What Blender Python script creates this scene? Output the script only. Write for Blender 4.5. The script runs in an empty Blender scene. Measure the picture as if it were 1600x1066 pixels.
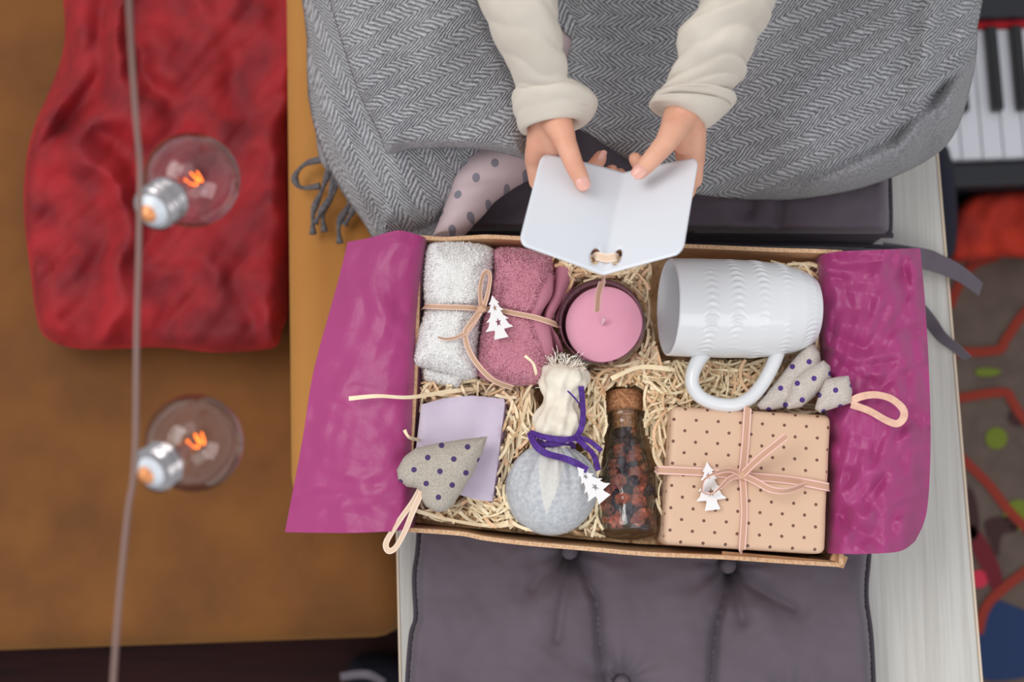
import bpy, bmesh, math, random
import numpy as np
from mathutils import Vector, Matrix, noise
from mathutils.geometry import delaunay_2d_cdt

PI = math.pi
sc = bpy.context.scene
C = sc.collection
random.seed(7)

# ------------------------------------------------------------------ camera
F = 50.0 / 36.0 * 1600.0
TILT = math.radians(9.0)
CAMZ = 1.64
cd = bpy.data.cameras.new('camera')
cam = bpy.data.objects.new('camera', cd)
C.objects.link(cam)
cam.location = (0, 0, CAMZ)
cam.rotation_euler = (TILT, 0, 0)
cd.lens = 50
cd.sensor_width = 36
cd.clip_start = 0.02
cd.dof.use_dof = True
cd.dof.focus_distance = 0.985
cd.dof.aperture_fstop = 4.5
sc.camera = cam

# ------------------------------------------------------------------ light
sc.view_settings.view_transform = 'Standard'
sc.view_settings.look = 'None'
sc.view_settings.gamma = 1
sc.view_settings.use_curve_mapping = False
sc.view_settings.exposure = -0.2
w = bpy.data.worlds.new('world')
sc.world = w
w.use_nodes = True
w.node_tree.nodes['Background'].inputs[0].default_value = (0.95, 0.97, 1.0, 1)
w.node_tree.nodes['Background'].inputs[1].default_value = 0.82


def area(name, loc, target, size, sizey, power, col):
    d = bpy.data.lights.new(name, 'AREA')
    d.shape = 'RECTANGLE'
    d.size = size
    d.size_y = sizey
    d.energy = power
    d.color = col
    o = bpy.data.objects.new(name, d)
    C.objects.link(o)
    o.location = loc
    o.rotation_euler = (Vector(target) - Vector(loc)).to_track_quat('-Z', 'Y').to_euler()
    return o


area('window_daylight', (-1.15, 0.55, 2.65), (0.1, 0.1, 0.5), 1.3, 1.2, 32, (1.0, 0.97, 0.93))
area('room_daylight', (0.9, -1.5, 2.6), (0.1, 0.1, 0.5), 1.6, 1.2, 16, (1.0, 0.97, 0.95))


# ------------------------------------------------------------------ projection helpers
def ray(px, py):
    a = (px - 800.0) / F
    b = -(py - 533.0) / F
    return Vector((a, b * math.cos(TILT) + math.sin(TILT), b * math.sin(TILT) - math.cos(TILT)))


def P(px, py, z):
    d = ray(px, py)
    t = (CAMZ - z) / -d.z
    return Vector((0, 0, CAMZ)) + d * t


def SC(px, py, z):                       # metres per pixel at that place
    d = ray(px, py)
    return (CAMZ - z) / -d.z / F


YAW = math.radians(1.98)
EX = Vector((math.cos(YAW), math.sin(YAW), 0))
EY = Vector((-math.sin(YAW), math.cos(YAW), 0))


# ------------------------------------------------------------------ object helpers
ORG = {}


def link(name, bm, mats, parent=None, smooth=True, origin=None, mods=(), kind=None, sharp=55):
    me = bpy.data.meshes.new(name)
    if parent is not None:
        org = ORG[parent.name]
    elif origin is not None:
        org = Vector(origin)
    else:
        xs = [v.co.x for v in bm.verts]; ys = [v.co.y for v in bm.verts]; zs = [v.co.z for v in bm.verts]
        org = Vector(((min(xs) + max(xs)) / 2, (min(ys) + max(ys)) / 2, min(zs)))
    bmesh.ops.translate(bm, verts=bm.verts, vec=-org)
    bm.to_mesh(me)
    bm.free()
    if not isinstance(mats, (list, tuple)):
        mats = [mats]
    for m in mats:
        me.materials.append(m)
    if smooth:
        me.polygons.foreach_set('use_smooth', [True] * len(me.polygons))
        me.set_sharp_from_angle(angle=math.radians(sharp))
    o = bpy.data.objects.new(name, me)
    C.objects.link(o)
    if parent is None:
        o.location = org
    else:
        o.parent = parent
    ORG[o.name] = org
    for m in mods:
        k = o.modifiers.new(m[0].lower(), m[0])
        for a, v in m[1].items():
            setattr(k, a, v)
    if kind:
        o['kind'] = kind
    return o


def thing(name, loc, label, cat, group=None):
    o = bpy.data.objects.new(name, None)
    C.objects.link(o)
    o.location = loc
    o.empty_display_size = 0.02
    ORG[o.name] = Vector(loc)
    return tag(o, label, cat, group)


def tag(o, label, cat, group=None):
    o['label'] = label
    o['category'] = cat
    if group:
        o['group'] = group
    return o


SOL = lambda t, off=0: ('SOLIDIFY', dict(thickness=t, offset=off))
BEV = lambda w, s=3: ('BEVEL', dict(width=w, segments=s, limit_method='ANGLE'))
SUB = lambda n: ('SUBSURF', dict(levels=n, render_levels=n))


# ------------------------------------------------------------------ geometry helpers
def cr(pts, n=8, closed=False):          # Catmull-Rom through vectors
    pts = [Vector(p) for p in pts]
    out = []
    m = len(pts)
    rng = m if closed else m - 1
    for i in range(rng):
        if closed:
            p0, p1, p2, p3 = pts[(i - 1) % m], pts[i], pts[(i + 1) % m], pts[(i + 2) % m]
        else:
            p0, p1, p2, p3 = pts[max(i - 1, 0)], pts[i], pts[i + 1], pts[min(i + 2, m - 1)]
        for k in range(n):
            t = k / n
            out.append(0.5 * ((2 * p1) + (-p0 + p2) * t + (2 * p0 - 5 * p1 + 4 * p2 - p3) * t * t + (-p0 + 3 * p1 - 3 * p2 + p3) * t ** 3))
    if not closed:
        out.append(pts[-1].copy())
    return out


def pix(pts, n=8):                        # smooth path given as (px, py, z)
    return [P(p.x, p.y, p.z) for p in cr([Vector(p) for p in pts], n)]


def resample(pts, sp, closed=True):
    out = []
    m = len(pts)
    for i in range(m if closed else m - 1):
        a = Vector(pts[i]); b = Vector(pts[(i + 1) % m])
        k = max(1, int(round((b - a).length / sp)))
        for j in range(k):
            out.append(a.lerp(b, j / k))
    if not closed:
        out.append(Vector(pts[-1]))
    return out


def inside(P_, poly):
    x = P_[:, 0]; y = P_[:, 1]
    r = np.zeros(len(P_), bool)
    n = len(poly)
    for i in range(n):
        x1, y1 = poly[i]; x2, y2 = poly[(i + 1) % n]
        if y1 == y2:
            continue
        c = ((y1 > y) != (y2 > y)) & (x < (x2 - x1) * (y - y1) / (y2 - y1) + x1)
        r ^= c
    return r


def dist_poly(P_, poly, closed=True):
    A = np.array(poly, float)
    B = np.roll(A, -1, 0)
    if not closed:
        A = A[:-1]; B = B[:-1]
    best = np.full(len(P_), 1e9)
    for a, b in zip(A, B):
        ab = b - a
        t = np.clip(((P_ - a) @ ab) / max(ab @ ab, 1e-12), 0, 1)
        d = np.hypot(*(P_ - (a + t[:, None] * ab)).T)
        best = np.minimum(best, d)
    return best


def fill_shape(outline, sp, holes=(), smooth=True):
    """2-D outline -> vertices (numpy), triangles, distance to the outline."""
    o3 = [Vector((p[0], p[1])) for p in outline]
    if smooth:
        o3 = cr(o3, 6, True)
    rs = resample(o3, sp)
    hol = [resample([Vector(p) for p in h], sp) for h in holes]
    poly = [(p.x, p.y) for p in rs]
    A = np.array(poly)
    mn = A.min(0); mx = A.max(0)
    nx = int((mx[0] - mn[0]) / sp) + 2; ny = int((mx[1] - mn[1]) / (sp * .87)) + 2
    G = np.array([(mn[0] + (i + .5 * (j % 2)) * sp, mn[1] + j * sp * .87) for i in range(nx) for j in range(ny)])
    G = G[inside(G, poly)]
    G = G[dist_poly(G, poly) > sp * .55]
    for h in hol:
        hp = [(p.x, p.y) for p in h]
        G = G[~inside(G, hp)]
        if len(G):
            G = G[dist_poly(G, hp) > sp * .4]
    verts = list(rs); edges = [(i, (i + 1) % len(rs)) for i in range(len(rs))]
    for h in hol:
        s = len(verts)
        verts += h
        edges += [(s + i, s + (i + 1) % len(h)) for i in range(len(h))]
    verts += [Vector((float(a), float(b))) for a, b in G]
    V, E, T, *_ = delaunay_2d_cdt(verts, edges, [], 0, 1e-7)
    V = np.array([(v.x, v.y) for v in V])
    T = np.array([t for t in T if len(t) == 3])
    cen = V[T].mean(1)
    ok = inside(cen, poly)
    for h in hol:
        ok &= ~inside(cen, [(p.x, p.y) for p in h])
    T = T[ok]
    # counter-clockwise in x,y
    a = V[T[:, 0]]; b = V[T[:, 1]]; c = V[T[:, 2]]
    s = (b[:, 0] - a[:, 0]) * (c[:, 1] - a[:, 1]) - (b[:, 1] - a[:, 1]) * (c[:, 0] - a[:, 0])
    T[s < 0] = T[s < 0][:, ::-1]
    return V, T, dist_poly(V, poly)


def sheet(bm, outline, zf, sp, uvf=None, smooth=True, mi=0):
    """pixel outline draped on zf(px,py,d) -> one surface"""
    V, T, D = fill_shape(outline, sp, smooth=smooth)
    uvl = bm.loops.layers.uv.verify()
    vs = [bm.verts.new(P(x, y, zf(x, y, d))) for (x, y), d in zip(V, D)]
    for t in T:
        f = bm.faces.new((vs[t[2]], vs[t[1]], vs[t[0]]))
        f.material_index = mi(*V[t].mean(0)) if callable(mi) else mi
        for l, k in zip(f.loops, (t[2], t[1], t[0])):
            l[uvl].uv = uvf(*V[k]) if uvf else (V[k][0] / 22., -V[k][1] / 22.)


def puff(bm, outline, z0, h, hb, soft, sp, nz=None, smooth=True, zf=None, holes=(), mi=0):
    """closed pillow from a pixel outline"""
    V, T, D = fill_shape(outline, sp, holes=holes, smooth=smooth)
    uvl = bm.loops.layers.uv.verify()
    top = []; bot = []
    for (x, y), d in zip(V, D):
        k = 1 - min(d / soft, 1.0)
        s = math.sqrt(max(0, 1 - k * k))
        b = z0 + (zf(x, y) if zf else 0)
        zt = b + h * s + (nz(x, y) * min(1, d / 3.0) if nz else 0)
        top.append(bm.verts.new(P(x, y, zt)))
        if d < 1e-4:
            bot.append(top[-1])
        else:
            bot.append(bm.verts.new(P(x, y, b - hb * s)))
    for t in T:
        for tri, L in (((t[2], t[1], t[0]), top), ((t[0], t[1], t[2]), bot)):
            vv = [L[k] for k in tri]
            if len(set(vv)) < 3:
                continue
            try:
                f = bm.faces.new(vv)
            except ValueError:
                continue
            f.material_index = mi
            for l, k in zip(f.loops, tri):
                l[uvl].uv = (V[k][0] / 22., -V[k][1] / 22.)


def rings(bm, R, cap=True, closed_u=True, mi=0, vlen=None):
    """R: list of rings of points -> skin them"""
    uvl = bm.loops.layers.uv.verify()
    rows = [[bm.verts.new(p) for p in r] for r in R]
    n = len(R[0])
    for i in range(len(rows) - 1):
        for j in range(n if closed_u else n - 1):
            k = (j + 1) % n
            f = bm.faces.new((rows[i][j], rows[i][k], rows[i + 1][k], rows[i + 1][j]))
            f.material_index = mi
            us = (j / n, (j + 1) / n, (j + 1) / n, j / n)
            vs = (i, i, i + 1, i + 1)
            for l, a, b in zip(f.loops, us, vs):
                l[uvl].uv = (a, b / (len(rows) - 1) if vlen is None else vlen * b / (len(rows) - 1))
    if cap and closed_u:
        for r, rev in ((rows[0], True), (rows[-1], False)):
            try:
                f = bm.faces.new(r[::-1] if rev else r)
                f.material_index = mi
            except ValueError:
                pass
    return rows


def frames(path):
    out = []
    t0 = (path[1] - path[0]).normalized()
    n = t0.cross(Vector((0, 0, 1)))
    if n.length < 1e-3:
        n = t0.cross(Vector((1, 0, 0)))
    n.normalize()
    for i, p in enumerate(path):
        a = path[max(i - 1, 0)]; b = path[min(i + 1, len(path) - 1)]
        t = (b - a)
        t = t.normalized() if t.length > 1e-9 else t0
        n = (n - t * n.dot(t)).normalized()
        out.append((p, t, n, t.cross(n)))
    return out


def tube(bm, path, r, seg=10, cap=True, flat=1.0, mi=0):
    fr = frames(path)
    R = []
    for i, (p, t, n, b) in enumerate(fr):
        rr = r(i / (len(fr) - 1)) if callable(r) else r
        R.append([p + n * math.cos(2 * PI * j / seg) * rr + b * math.sin(2 * PI * j / seg) * rr * flat for j in range(seg)])
    rings(bm, R, cap, mi=mi)


def strip(bm, path, width, up=Vector((0, 0, 1)), twist=None, th=0.0005, mi=0):
    """flat ribbon with thickness; u runs across, v along in cm"""
    uvl = bm.loops.layers.uv.verify()
    L = 0
    prev = None
    n = len(path)
    for i, p in enumerate(path):
        a = path[max(i - 1, 0)]; b = path[min(i + 1, n - 1)]
        t = (b - a).normalized() if (b - a).length > 1e-9 else Vector((1, 0, 0))
        s = t.cross(up)
        s = s.normalized() if s.length > 1e-4 else Vector((1, 0, 0))
        if twist:
            ang = twist(i / (n - 1))
            s = Matrix.Rotation(ang, 3, t) @ s
        nn = s.cross(t).normalized()
        wd = width(i / (n - 1)) if callable(width) else width
        row = [bm.verts.new(p + s * wd / 2 * x + nn * th / 2 * y) for x, y in ((-1, 1), (1, 1), (1, -1), (-1, -1))]
        if prev:
            L2 = L + (p - path[i - 1]).length * 100
            for j in range(4):
                k = (j + 1) % 4
                f = bm.faces.new((prev[j], prev[k], row[k], row[j]))
                f.material_index = mi
                u = {0: (0, 1, 1, 0), 1: (1, 1, 1, 1), 2: (1, 0, 0, 1), 3: (0, 0, 0, 0)}[j]
                for l, a_, b_ in zip(f.loops, u, (L, L, L2, L2)):
                    l[uvl].uv = (a_, b_)
            L = L2
        else:
            bm.faces.new(row[::-1]).material_index = mi
        prev = row
    bm.faces.new(prev).material_index = mi


def lathe(bm, prof, base, axis, seg=48, disp=None, cap=True, mi=0, ref=None):
    """prof: (axial, radius) list; disp(a, th, r)->r"""
    axis = Vector(axis).normalized()
    r_ = Vector(ref) if ref else Vector((0, 0, 1))
    n = (r_ - axis * r_.dot(axis))
    if n.length < 1e-3:
        n = Vector((1, 0, 0)) - axis * axis.x
    n.normalize()
    b = axis.cross(n)
    R = []
    for a, r in prof:
        R.append([Vector(base) + axis * a + (n * math.cos(2 * PI * j / seg) + b * math.sin(2 * PI * j / seg)) *
                  (disp(a, 2 * PI * j / seg, r) if disp else r) for j in range(seg)])
    rings(bm, R, cap, mi=mi)


def box(bm, c, sx, sy, sz, ex=Vector((1, 0, 0)), ey=Vector((0, 1, 0)), mi=0):
    """c = centre of the bottom face"""
    v = []
    for z in (0, sz):
        for x, y in ((-1, -1), (1, -1), (1, 1), (-1, 1)):
            v.append(bm.verts.new(Vector(c) + ex * sx / 2 * x + ey * sy / 2 * y + Vector((0, 0, z))))
    uvl = bm.loops.layers.uv.verify()
    for q in ((3, 2, 1, 0), (4, 5, 6, 7), (0, 1, 5, 4), (1, 2, 6, 5), (2, 3, 7, 6), (3, 0, 4, 7)):
        f = bm.faces.new([v[k] for k in q])
        f.material_index = mi
        for l in f.loops:
            l[uvl].uv = (l.vert.co.x * 100, (l.vert.co.y + l.vert.co.z) * 100)
    return v


def prism(bm, pts, z0, z1, mi=0):        # world xy outline, extruded in z
    b = [bm.verts.new((p[0], p[1], z0)) for p in pts]
    t = [bm.verts.new((p[0], p[1], z1)) for p in pts]
    n = len(pts)
    bm.faces.new(t).material_index = mi
    bm.faces.new(b[::-1]).material_index = mi
    for i in range(n):
        bm.faces.new((b[i], b[(i + 1) % n], t[(i + 1) % n], t[i])).material_index = mi
    bmesh.ops.recalc_face_normals(bm, faces=bm.faces)


def nz(x, y, s=1.0, z=0.0):
    return noise.noise(Vector((x * s, y * s, z)))


def ball(bm, c, r, sub=2, scale=(1, 1, 1)):
    m = Matrix.Translation(c) @ Matrix.Diagonal((*scale, 1))
    bmesh.ops.create_icosphere(bm, subdivisions=sub, radius=r, matrix=m)


# ------------------------------------------------------------------ materials
def lin(c):
    return tuple(((x / 255) / 12.92 if x / 255 <= 0.04045 else ((x / 255 + 0.055) / 1.055) ** 2.4) for x in c) + (1,)


class NT:
    def __init__(s, name):
        s.m = bpy.data.materials.new(name)
        s.m.use_nodes = True
        s.t = s.m.node_tree
        s.b = s.t.nodes['Principled BSDF']
        s.out = s.t.nodes['Material Output']

    def n(s, typ, **kw):
        nd = s.t.nodes.new('ShaderNode' + typ)
        for k, v in kw.items():
            setattr(nd, k, v)
        return nd

    def l(s, a, b):
        s.t.links.new(a, b)

    def setin(s, sock, v):
        if hasattr(v, 'is_linked') or isinstance(v, bpy.types.NodeSocket):
            s.l(v, sock)
        else:
            sock.default_value = v

    def math(s, op, a, b=0.0, c=None):
        nd = s.n('Math', operation=op)
        s.setin(nd.inputs[0], a)
        s.setin(nd.inputs[1], b)
        if c is not None:
            s.setin(nd.inputs[2], c)
        return nd.outputs[0]

    def mix(s, f, a, b):
        nd = s.n('MixRGB')
        s.setin(nd.inputs[0], f)
        s.setin(nd.inputs[1], a)
        s.setin(nd.inputs[2], b)
        return nd.outputs[0]

    def noise(s, scale, detail=3, vec=None, rough=.5):
        nd = s.n('TexNoise')
        nd.inputs['Scale'].default_value = scale
        nd.inputs['Detail'].default_value = detail
        nd.inputs['Roughness'].default_value = rough
        s.l(vec if vec is not None else s.obj(), nd.inputs['Vector'])
        return nd.outputs[0]

    def obj(s):
        if not hasattr(s, '_o'):
            s._o = s.n('TexCoord')
        return s._o.outputs['Object']

    def uv(s):
        s.obj()
        return s._o.outputs['UV']

    def ramp(s, fac, a, b, c0=(0, 0, 0, 1), c1=(1, 1, 1, 1)):
        nd = s.n('ValToRGB')
        nd.color_ramp.elements[0].position = a
        nd.color_ramp.elements[1].position = b
        nd.color_ramp.elements[0].color = c0
        nd.color_ramp.elements[1].color = c1
        s.l(fac, nd.inputs[0])
        return nd.outputs[0]

    def bump(s, h, strength=.5, dist=.001, prev=None):
        nd = s.n('Bump')
        nd.inputs['Strength'].default_value = strength
        nd.inputs['Distance'].default_value = dist
        s.l(h, nd.inputs['Height'])
        if prev is not None:
            s.l(prev, nd.inputs['Normal'])
        s.l(nd.outputs[0], s.b.inputs['Normal'])
        return nd.outputs[0]

    def set(s, **kw):
        for k, v in kw.items():
            s.setin(s.b.inputs[k.replace('_', ' ')], v)
        return s


def mat(name, c, rough=.6, c2=None, ns=40, ra=(.35, .65), bs=None, bstr=.4, bd=.001, sheen=0, sheen_tint=None, spec=.5, sss=0, metal=0, coat=0):
    t = NT(name)
    if c2 is not None:
        t.set(Base_Color=t.mix(t.ramp(t.noise(ns, 4), *ra), lin(c), lin(c2)))
    else:
        t.set(Base_Color=lin(c))
    t.set(Roughness=rough, Metallic=metal)
    t.b.inputs['Specular IOR Level'].default_value = spec
    if bs:
        t.bump(t.noise(bs, 4), bstr, bd)
    if sheen:
        t.b.inputs['Sheen Weight'].default_value = sheen
        t.b.inputs['Sheen Roughness'].default_value = .4
        if sheen_tint:
            t.b.inputs['Sheen Tint'].default_value = lin(sheen_tint)
    if sss:
        t.b.inputs['Subsurface Weight'].default_value = sss
        t.b.inputs['Subsurface Radius'].default_value = (1, .45, .3)
        t.b.inputs['Subsurface Scale'].default_value = .004
    if coat:
        t.b.inputs['Coat Weight'].default_value = coat
    return t.m


def dots_mat(name, base, dot, sp, r, ang=0.0, stagger=True, rough=.8, base2=None, weave=None, ellipse=1.0, objc=False):
    """dots on UV given in cm"""
    t = NT(name)
    mp = t.n('Mapping')
    mp.inputs['Rotation'].default_value = (0, 0, ang)
    if objc:
        mp.inputs['Scale'].default_value = (100, 100, 100)
    t.l(t.obj() if objc else t.uv(), mp.inputs[0])
    sx = t.n('SeparateXYZ')
    t.l(mp.outputs[0], sx.inputs[0])
    U, V = sx.outputs[0], sx.outputs[1]

    def grid(ox, oy):
        a = t.math('ADD', U, ox)
        b = t.math('ADD', V, oy)
        a = t.math('WRAP', a, sp, 0.0)
        b = t.math('WRAP', b, sp, 0.0)
        a = t.math('SUBTRACT', a, sp / 2)
        b = t.math('MULTIPLY', t.math('SUBTRACT', b, sp / 2), ellipse)
        d = t.math('SQRT', t.math('ADD', t.math('MULTIPLY', a, a), t.math('MULTIPLY', b, b)))
        return t.math('LESS_THAN', d, r)
    m = grid(100.0, 100.0)
    if stagger:
        m = t.math('MAXIMUM', m, grid(100.0 + sp / 2, 100.0 + sp / 2))
    b0 = lin(base)
    if base2 is not None:
        b0 = t.mix(t.ramp(t.noise(900, 2), .4, .6), lin(base), lin(base2))
    t.set(Base_Color=t.mix(m, b0, lin(dot)), Roughness=rough)
    if weave:
        t.bump(t.noise(weave, 2), .5, .0006)
    return t.m


def herring(name, ca, cb, cshade):
    """herringbone knit on UV measured in pixels of cloth (u along band, v across)"""
    t = NT(name)
    sx = t.n('SeparateXYZ')
    t.l(t.uv(), sx.inputs[0])
    wob = t.noise(90, 3)
    U = t.math('ADD', sx.outputs[0], t.math('MULTIPLY', wob, .42))
    V = t.math('ADD', sx.outputs[1], t.math('MULTIPLY', t.noise(40, 3), .7))
    per = 1.8; st = .40
    tri = t.math('PINGPONG', V, per / 2)
    ph = t.math('ADD', t.math('DIVIDE', U, st), t.math('MULTIPLY', tri, 1.35 / st))
    s = t.math('SINE', t.math('MULTIPLY', ph, 2 * PI))
    s01 = t.math('MULTIPLY_ADD', s, .5, .5)
    # yarn sections break along the band edge
    edge = t.math('ABSOLUTE', t.math('SUBTRACT', t.math('FRACT', t.math('DIVIDE', V, per / 2)), .5))
    ed = t.ramp(edge, .40, .5, (1, 1, 1, 1), (.45, .45, .45, 1))
    h = t.math('MULTIPLY', s01, ed)
    fine = t.noise(700, 3)
    h2 = t.math('MULTIPLY_ADD', fine, .8, h)
    col = t.mix(t.ramp(h2, .30, 1.0), lin(cshade), t.mix(t.ramp(t.noise(300, 3), .35, .65), lin(ca), lin(cb)))  # shade in the gaps between stitches is mixed into the yarn colour
    t.set(Base_Color=col, Roughness=.95)
    t.b.inputs['Sheen Weight'].default_value = .3
    t.b.inputs['Specular IOR Level'].default_value = .1
    t.bump(h2, .8, .0018)
    return t.m


def ribbon_mat(name, mid, edge):
    t = NT(name)
    sx = t.n('SeparateXYZ')
    t.l(t.uv(), sx.inputs[0])
    e = t.math('ABSOLUTE', t.math('SUBTRACT', sx.outputs[0], .5))
    f = t.ramp(e, .30, .36)
    wv = t.math('SINE', t.math('MULTIPLY', sx.outputs[1], 60))
    wv2 = t.math('SINE', t.math('MULTIPLY', sx.outputs[0], 40))
    mm = t.math('MULTIPLY_ADD', t.math('MULTIPLY', wv, wv2), .2, .5)
    mcol = t.mix(mm, lin(mid), lin(tuple(min(255, x + 35) for x in mid)))
    t.set(Base_Color=t.mix(f, mcol, lin(edge)), Roughness=.8)
    t.bump(mm, .5, .0004)
    return t.m


def glass_mat(name, tint=(255, 255, 255), refl=1.0, rough=.0, dark=.62):
    t = NT(name)
    t.t.nodes.remove(t.b)
    tr = t.n('BsdfTransparent')
    gl = t.n('BsdfGlossy')
    gl.inputs['Roughness'].default_value = rough
    fr = t.n('LayerWeight')
    fr.inputs[0].default_value = .5
    ft = t.math('POWER', fr.outputs['Facing'], 2.2)
    t.l(t.mix(ft, lin(tint), lin(tuple(int(x * dark) for x in tint))), tr.inputs[0])
    k = t.math('MULTIPLY_ADD', t.math('POWER', fr.outputs['Facing'], 3.2), .75, .045)
    mx = t.n('MixShader')
    t.setin(mx.inputs[0], t.math('MULTIPLY', k, refl))
    t.l(tr.outputs[0], mx.inputs[1])
    t.l(gl.outputs[0], mx.inputs[2])
    t.l(mx.outputs[0], t.out.inputs[0])
    return t.m


M = {}
M['knit'] = herring('grey_herringbone_knit', (186, 187, 191), (158, 158, 163), (84, 84, 89))
M['knit_back'] = mat('grey_knit_reverse', (150, 149, 153), .95, (118, 117, 121), 420, bs=500, bstr=.8, bd=.002, sheen=.3)
M['yarn'] = mat('dark_grey_yarn', (112, 106, 108), .95, (84, 80, 84), 300, bs=900, bstr=.8)
M['cotton'] = mat('cream_jersey', (208, 200, 188), .9, (200, 191, 178), 30, bs=900, bstr=.25, bd=.0006, sheen=.15)
M['skin'] = mat('skin', (220, 168, 142), .5, (212, 152, 128), 55, (.4, .7), bs=420, bstr=.22, bd=.0005, sss=.25, spec=.35)
M['nail'] = mat('fingernail', (226, 168, 156), .25, sss=.2)
M['card'] = mat('white_card', (224, 228, 236), .45, bs=600, bstr=.05)
M['cardboard'] = mat('kraft_cardboard', (214, 172, 132), .8, (204, 160, 120), 60, bs=150, bstr=.15)
M['cardboard_edge'] = mat('corrugated_edge', (196, 152, 114), .9, (222, 188, 152), 500)
M['straw'] = mat('pale_wood_shaving', (250, 234, 200), .7, (242, 220, 182), 60, bs=300, bstr=.3)
M['straw2'] = mat('tan_wood_shaving', (236, 200, 156), .7, (224, 186, 142), 60, bs=300, bstr=.3)
M['straw3'] = mat('peach_wood_shaving', (246, 208, 170), .7, (236, 194, 154), 60)
M['wax'] = mat('pink_wax', (232, 164, 188), .4, (226, 156, 180), 20, sss=.3)
M['ceramic'] = mat('white_glazed_ceramic', (224, 226, 229), .2, spec=.5, coat=.3)
M['cork'] = mat('cork', (206, 152, 108), .9, (146, 96, 64), 450, (.3, .6), bs=500, bstr=.7, bd=.001)
M['painted_wood'] = mat('white_painted_plywood', (236, 234, 234), .6, bs=300, bstr=.15)
M['soap'] = mat('lavender_soap', (206, 194, 212), .45, (198, 186, 205), 40, bs=200, bstr=.1, sss=.2)
M['soap_side'] = mat('rough_cut_soap', (176, 152, 182), .8, (150, 126, 158), 250, bs=400, bstr=.8, bd=.0015)
M['purple'] = mat('purple_paper_raffia', (88, 42, 150), .6, (62, 26, 112), 400, bs=600, bstr=.6)
M['cushion'] = mat('plum_grey_cotton', (95, 85, 96), .75, (87, 77, 88), 25, bs=800, bstr=.2, bd=.0005, sheen=.25)
M['piping'] = mat('cushion_piping', (62, 54, 64), .8, bs=700, bstr=.2)
M['ochre'] = mat('ochre_velour', (126, 78, 26), .85, (98, 57, 17), 11, (.3, .7), bs=25, bstr=.3, bd=.004, sheen=.45, sheen_tint=(220, 170, 90))
M['ochre_arm'] = mat('pale_ochre_velour', (182, 126, 60), .85, (172, 114, 50), 6, (.3, .7), sheen=.5, sheen_tint=(230, 190, 110))
M['red'] = mat('red_velour', (158, 16, 28), .75, (112, 8, 20), 22, (.35, .65), bs=80, bstr=.25, bd=.003, sheen=.5, sheen_tint=(230, 70, 70))
M['black_plastic'] = mat('black_plastic', (26, 27, 34), .35)
M['white_key'] = mat('white_key_plastic', (222, 222, 230), .25)
M['black_key'] = mat('black_key_plastic', (16, 16, 20), .2)
M['red_felt'] = mat('red_felt', (190, 30, 42), .9)
M['orange'] = mat('orange_red_fleece', (186, 46, 22), .9, (140, 28, 18), 18, bs=200, bstr=.4)
M['chrome'] = mat('polished_nickel', (176, 172, 174), .16, metal=1)
M['bulb_white'] = mat('white_insulator', (214, 220, 228), .35)
M['copper'] = mat('copper_contact', (226, 150, 96), .35, metal=.3)
M['cord'] = mat('clear_brown_cord', (124, 98, 92), .5)
M['navy'] = mat('navy_felt', (22, 22, 40), .9, bs=300, bstr=.3)
M['silver_trim'] = mat('grey_trim', (120, 112, 124), .4)
M['ribbon'] = ribbon_mat('woven_tan_ribbon', (176, 140, 112), (236, 196, 180))
M['ribbon_pale'] = ribbon_mat('woven_cream_ribbon', (206, 178, 152), (240, 216, 198))
M['ribbon_pink'] = ribbon_mat('woven_rose_ribbon', (184, 140, 116), (240, 198, 188))
M['glass'] = glass_mat('clear_glass', (250, 252, 252), 1.4, dark=.74)
M['glass_smoke'] = glass_mat('smoky_glass', (240, 230, 236), 1.3, dark=.74)
M['bulb_glass'] = glass_mat('thin_bulb_glass', (246, 238, 242), 1.2, .04, dark=.75)
M['heart_fabric'] = dots_mat('linen_with_purple_dots', (188, 180, 168), (74, 56, 104), 1.85, .2, ang=.06, stagger=True, base2=(168, 160, 148), weave=1500, rough=.95)
M['tree_fabric'] = dots_mat('pale_linen_with_purple_dots', (206, 196, 188), (78, 54, 128), 1.75, .19, ang=.5, stagger=True, base2=(188, 178, 170), weave=1500, rough=.95)
M['gift_paper'] = dots_mat('kraft_paper_with_dots', (216, 180, 152), (112, 74, 58), 1.55, .115, ang=.055, stagger=True, rough=.55)
M['pyjama'] = dots_mat('pale_pink_with_grey_dots', (188, 168, 172), (122, 118, 128), 2.3, .28, ang=.2, stagger=True, rough=.9)

M['pyjama_obj'] = dots_mat('pale_pink_with_grey_dots_seat', (188, 168, 172), (122, 118, 128), 2.3, .28, ang=.2, stagger=True, rough=.9, objc=True)


def _emit(name, c, s):
    t = NT(name)
    t.set(Base_Color=lin(c))
    t.b.inputs['Emission Color'].default_value = lin(c)
    t.b.inputs['Emission Strength'].default_value = s
    return t.m


M['filament'] = _emit('glowing_filament', (255, 120, 30), 5)


def _terry(name, c, c2, scale, rib=False):
    t = NT(name)
    v = t.n('TexVoronoi')
    v.inputs['Scale'].default_value = scale
    t.l(t.obj(), v.inputs['Vector'])
    t.set(Base_Color=t.mix(t.ramp(v.outputs['Distance'], .1, .8), lin(c), lin(c2)), Roughness=.95)
    t.b.inputs['Sheen Weight'].default_value = .4
    v.inputs['Randomness'].default_value = .8
    t.bump(t.math('SUBTRACT', 1.0, v.outputs['Distance']), .7, .0014)
    return t.m


M['terry_white'] = _terry('white_terry', (246, 245, 243), (226, 224, 222), 640)
M['terry_pink'] = _terry('rose_terry', (214, 146, 166), (186, 112, 136), 560)


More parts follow.
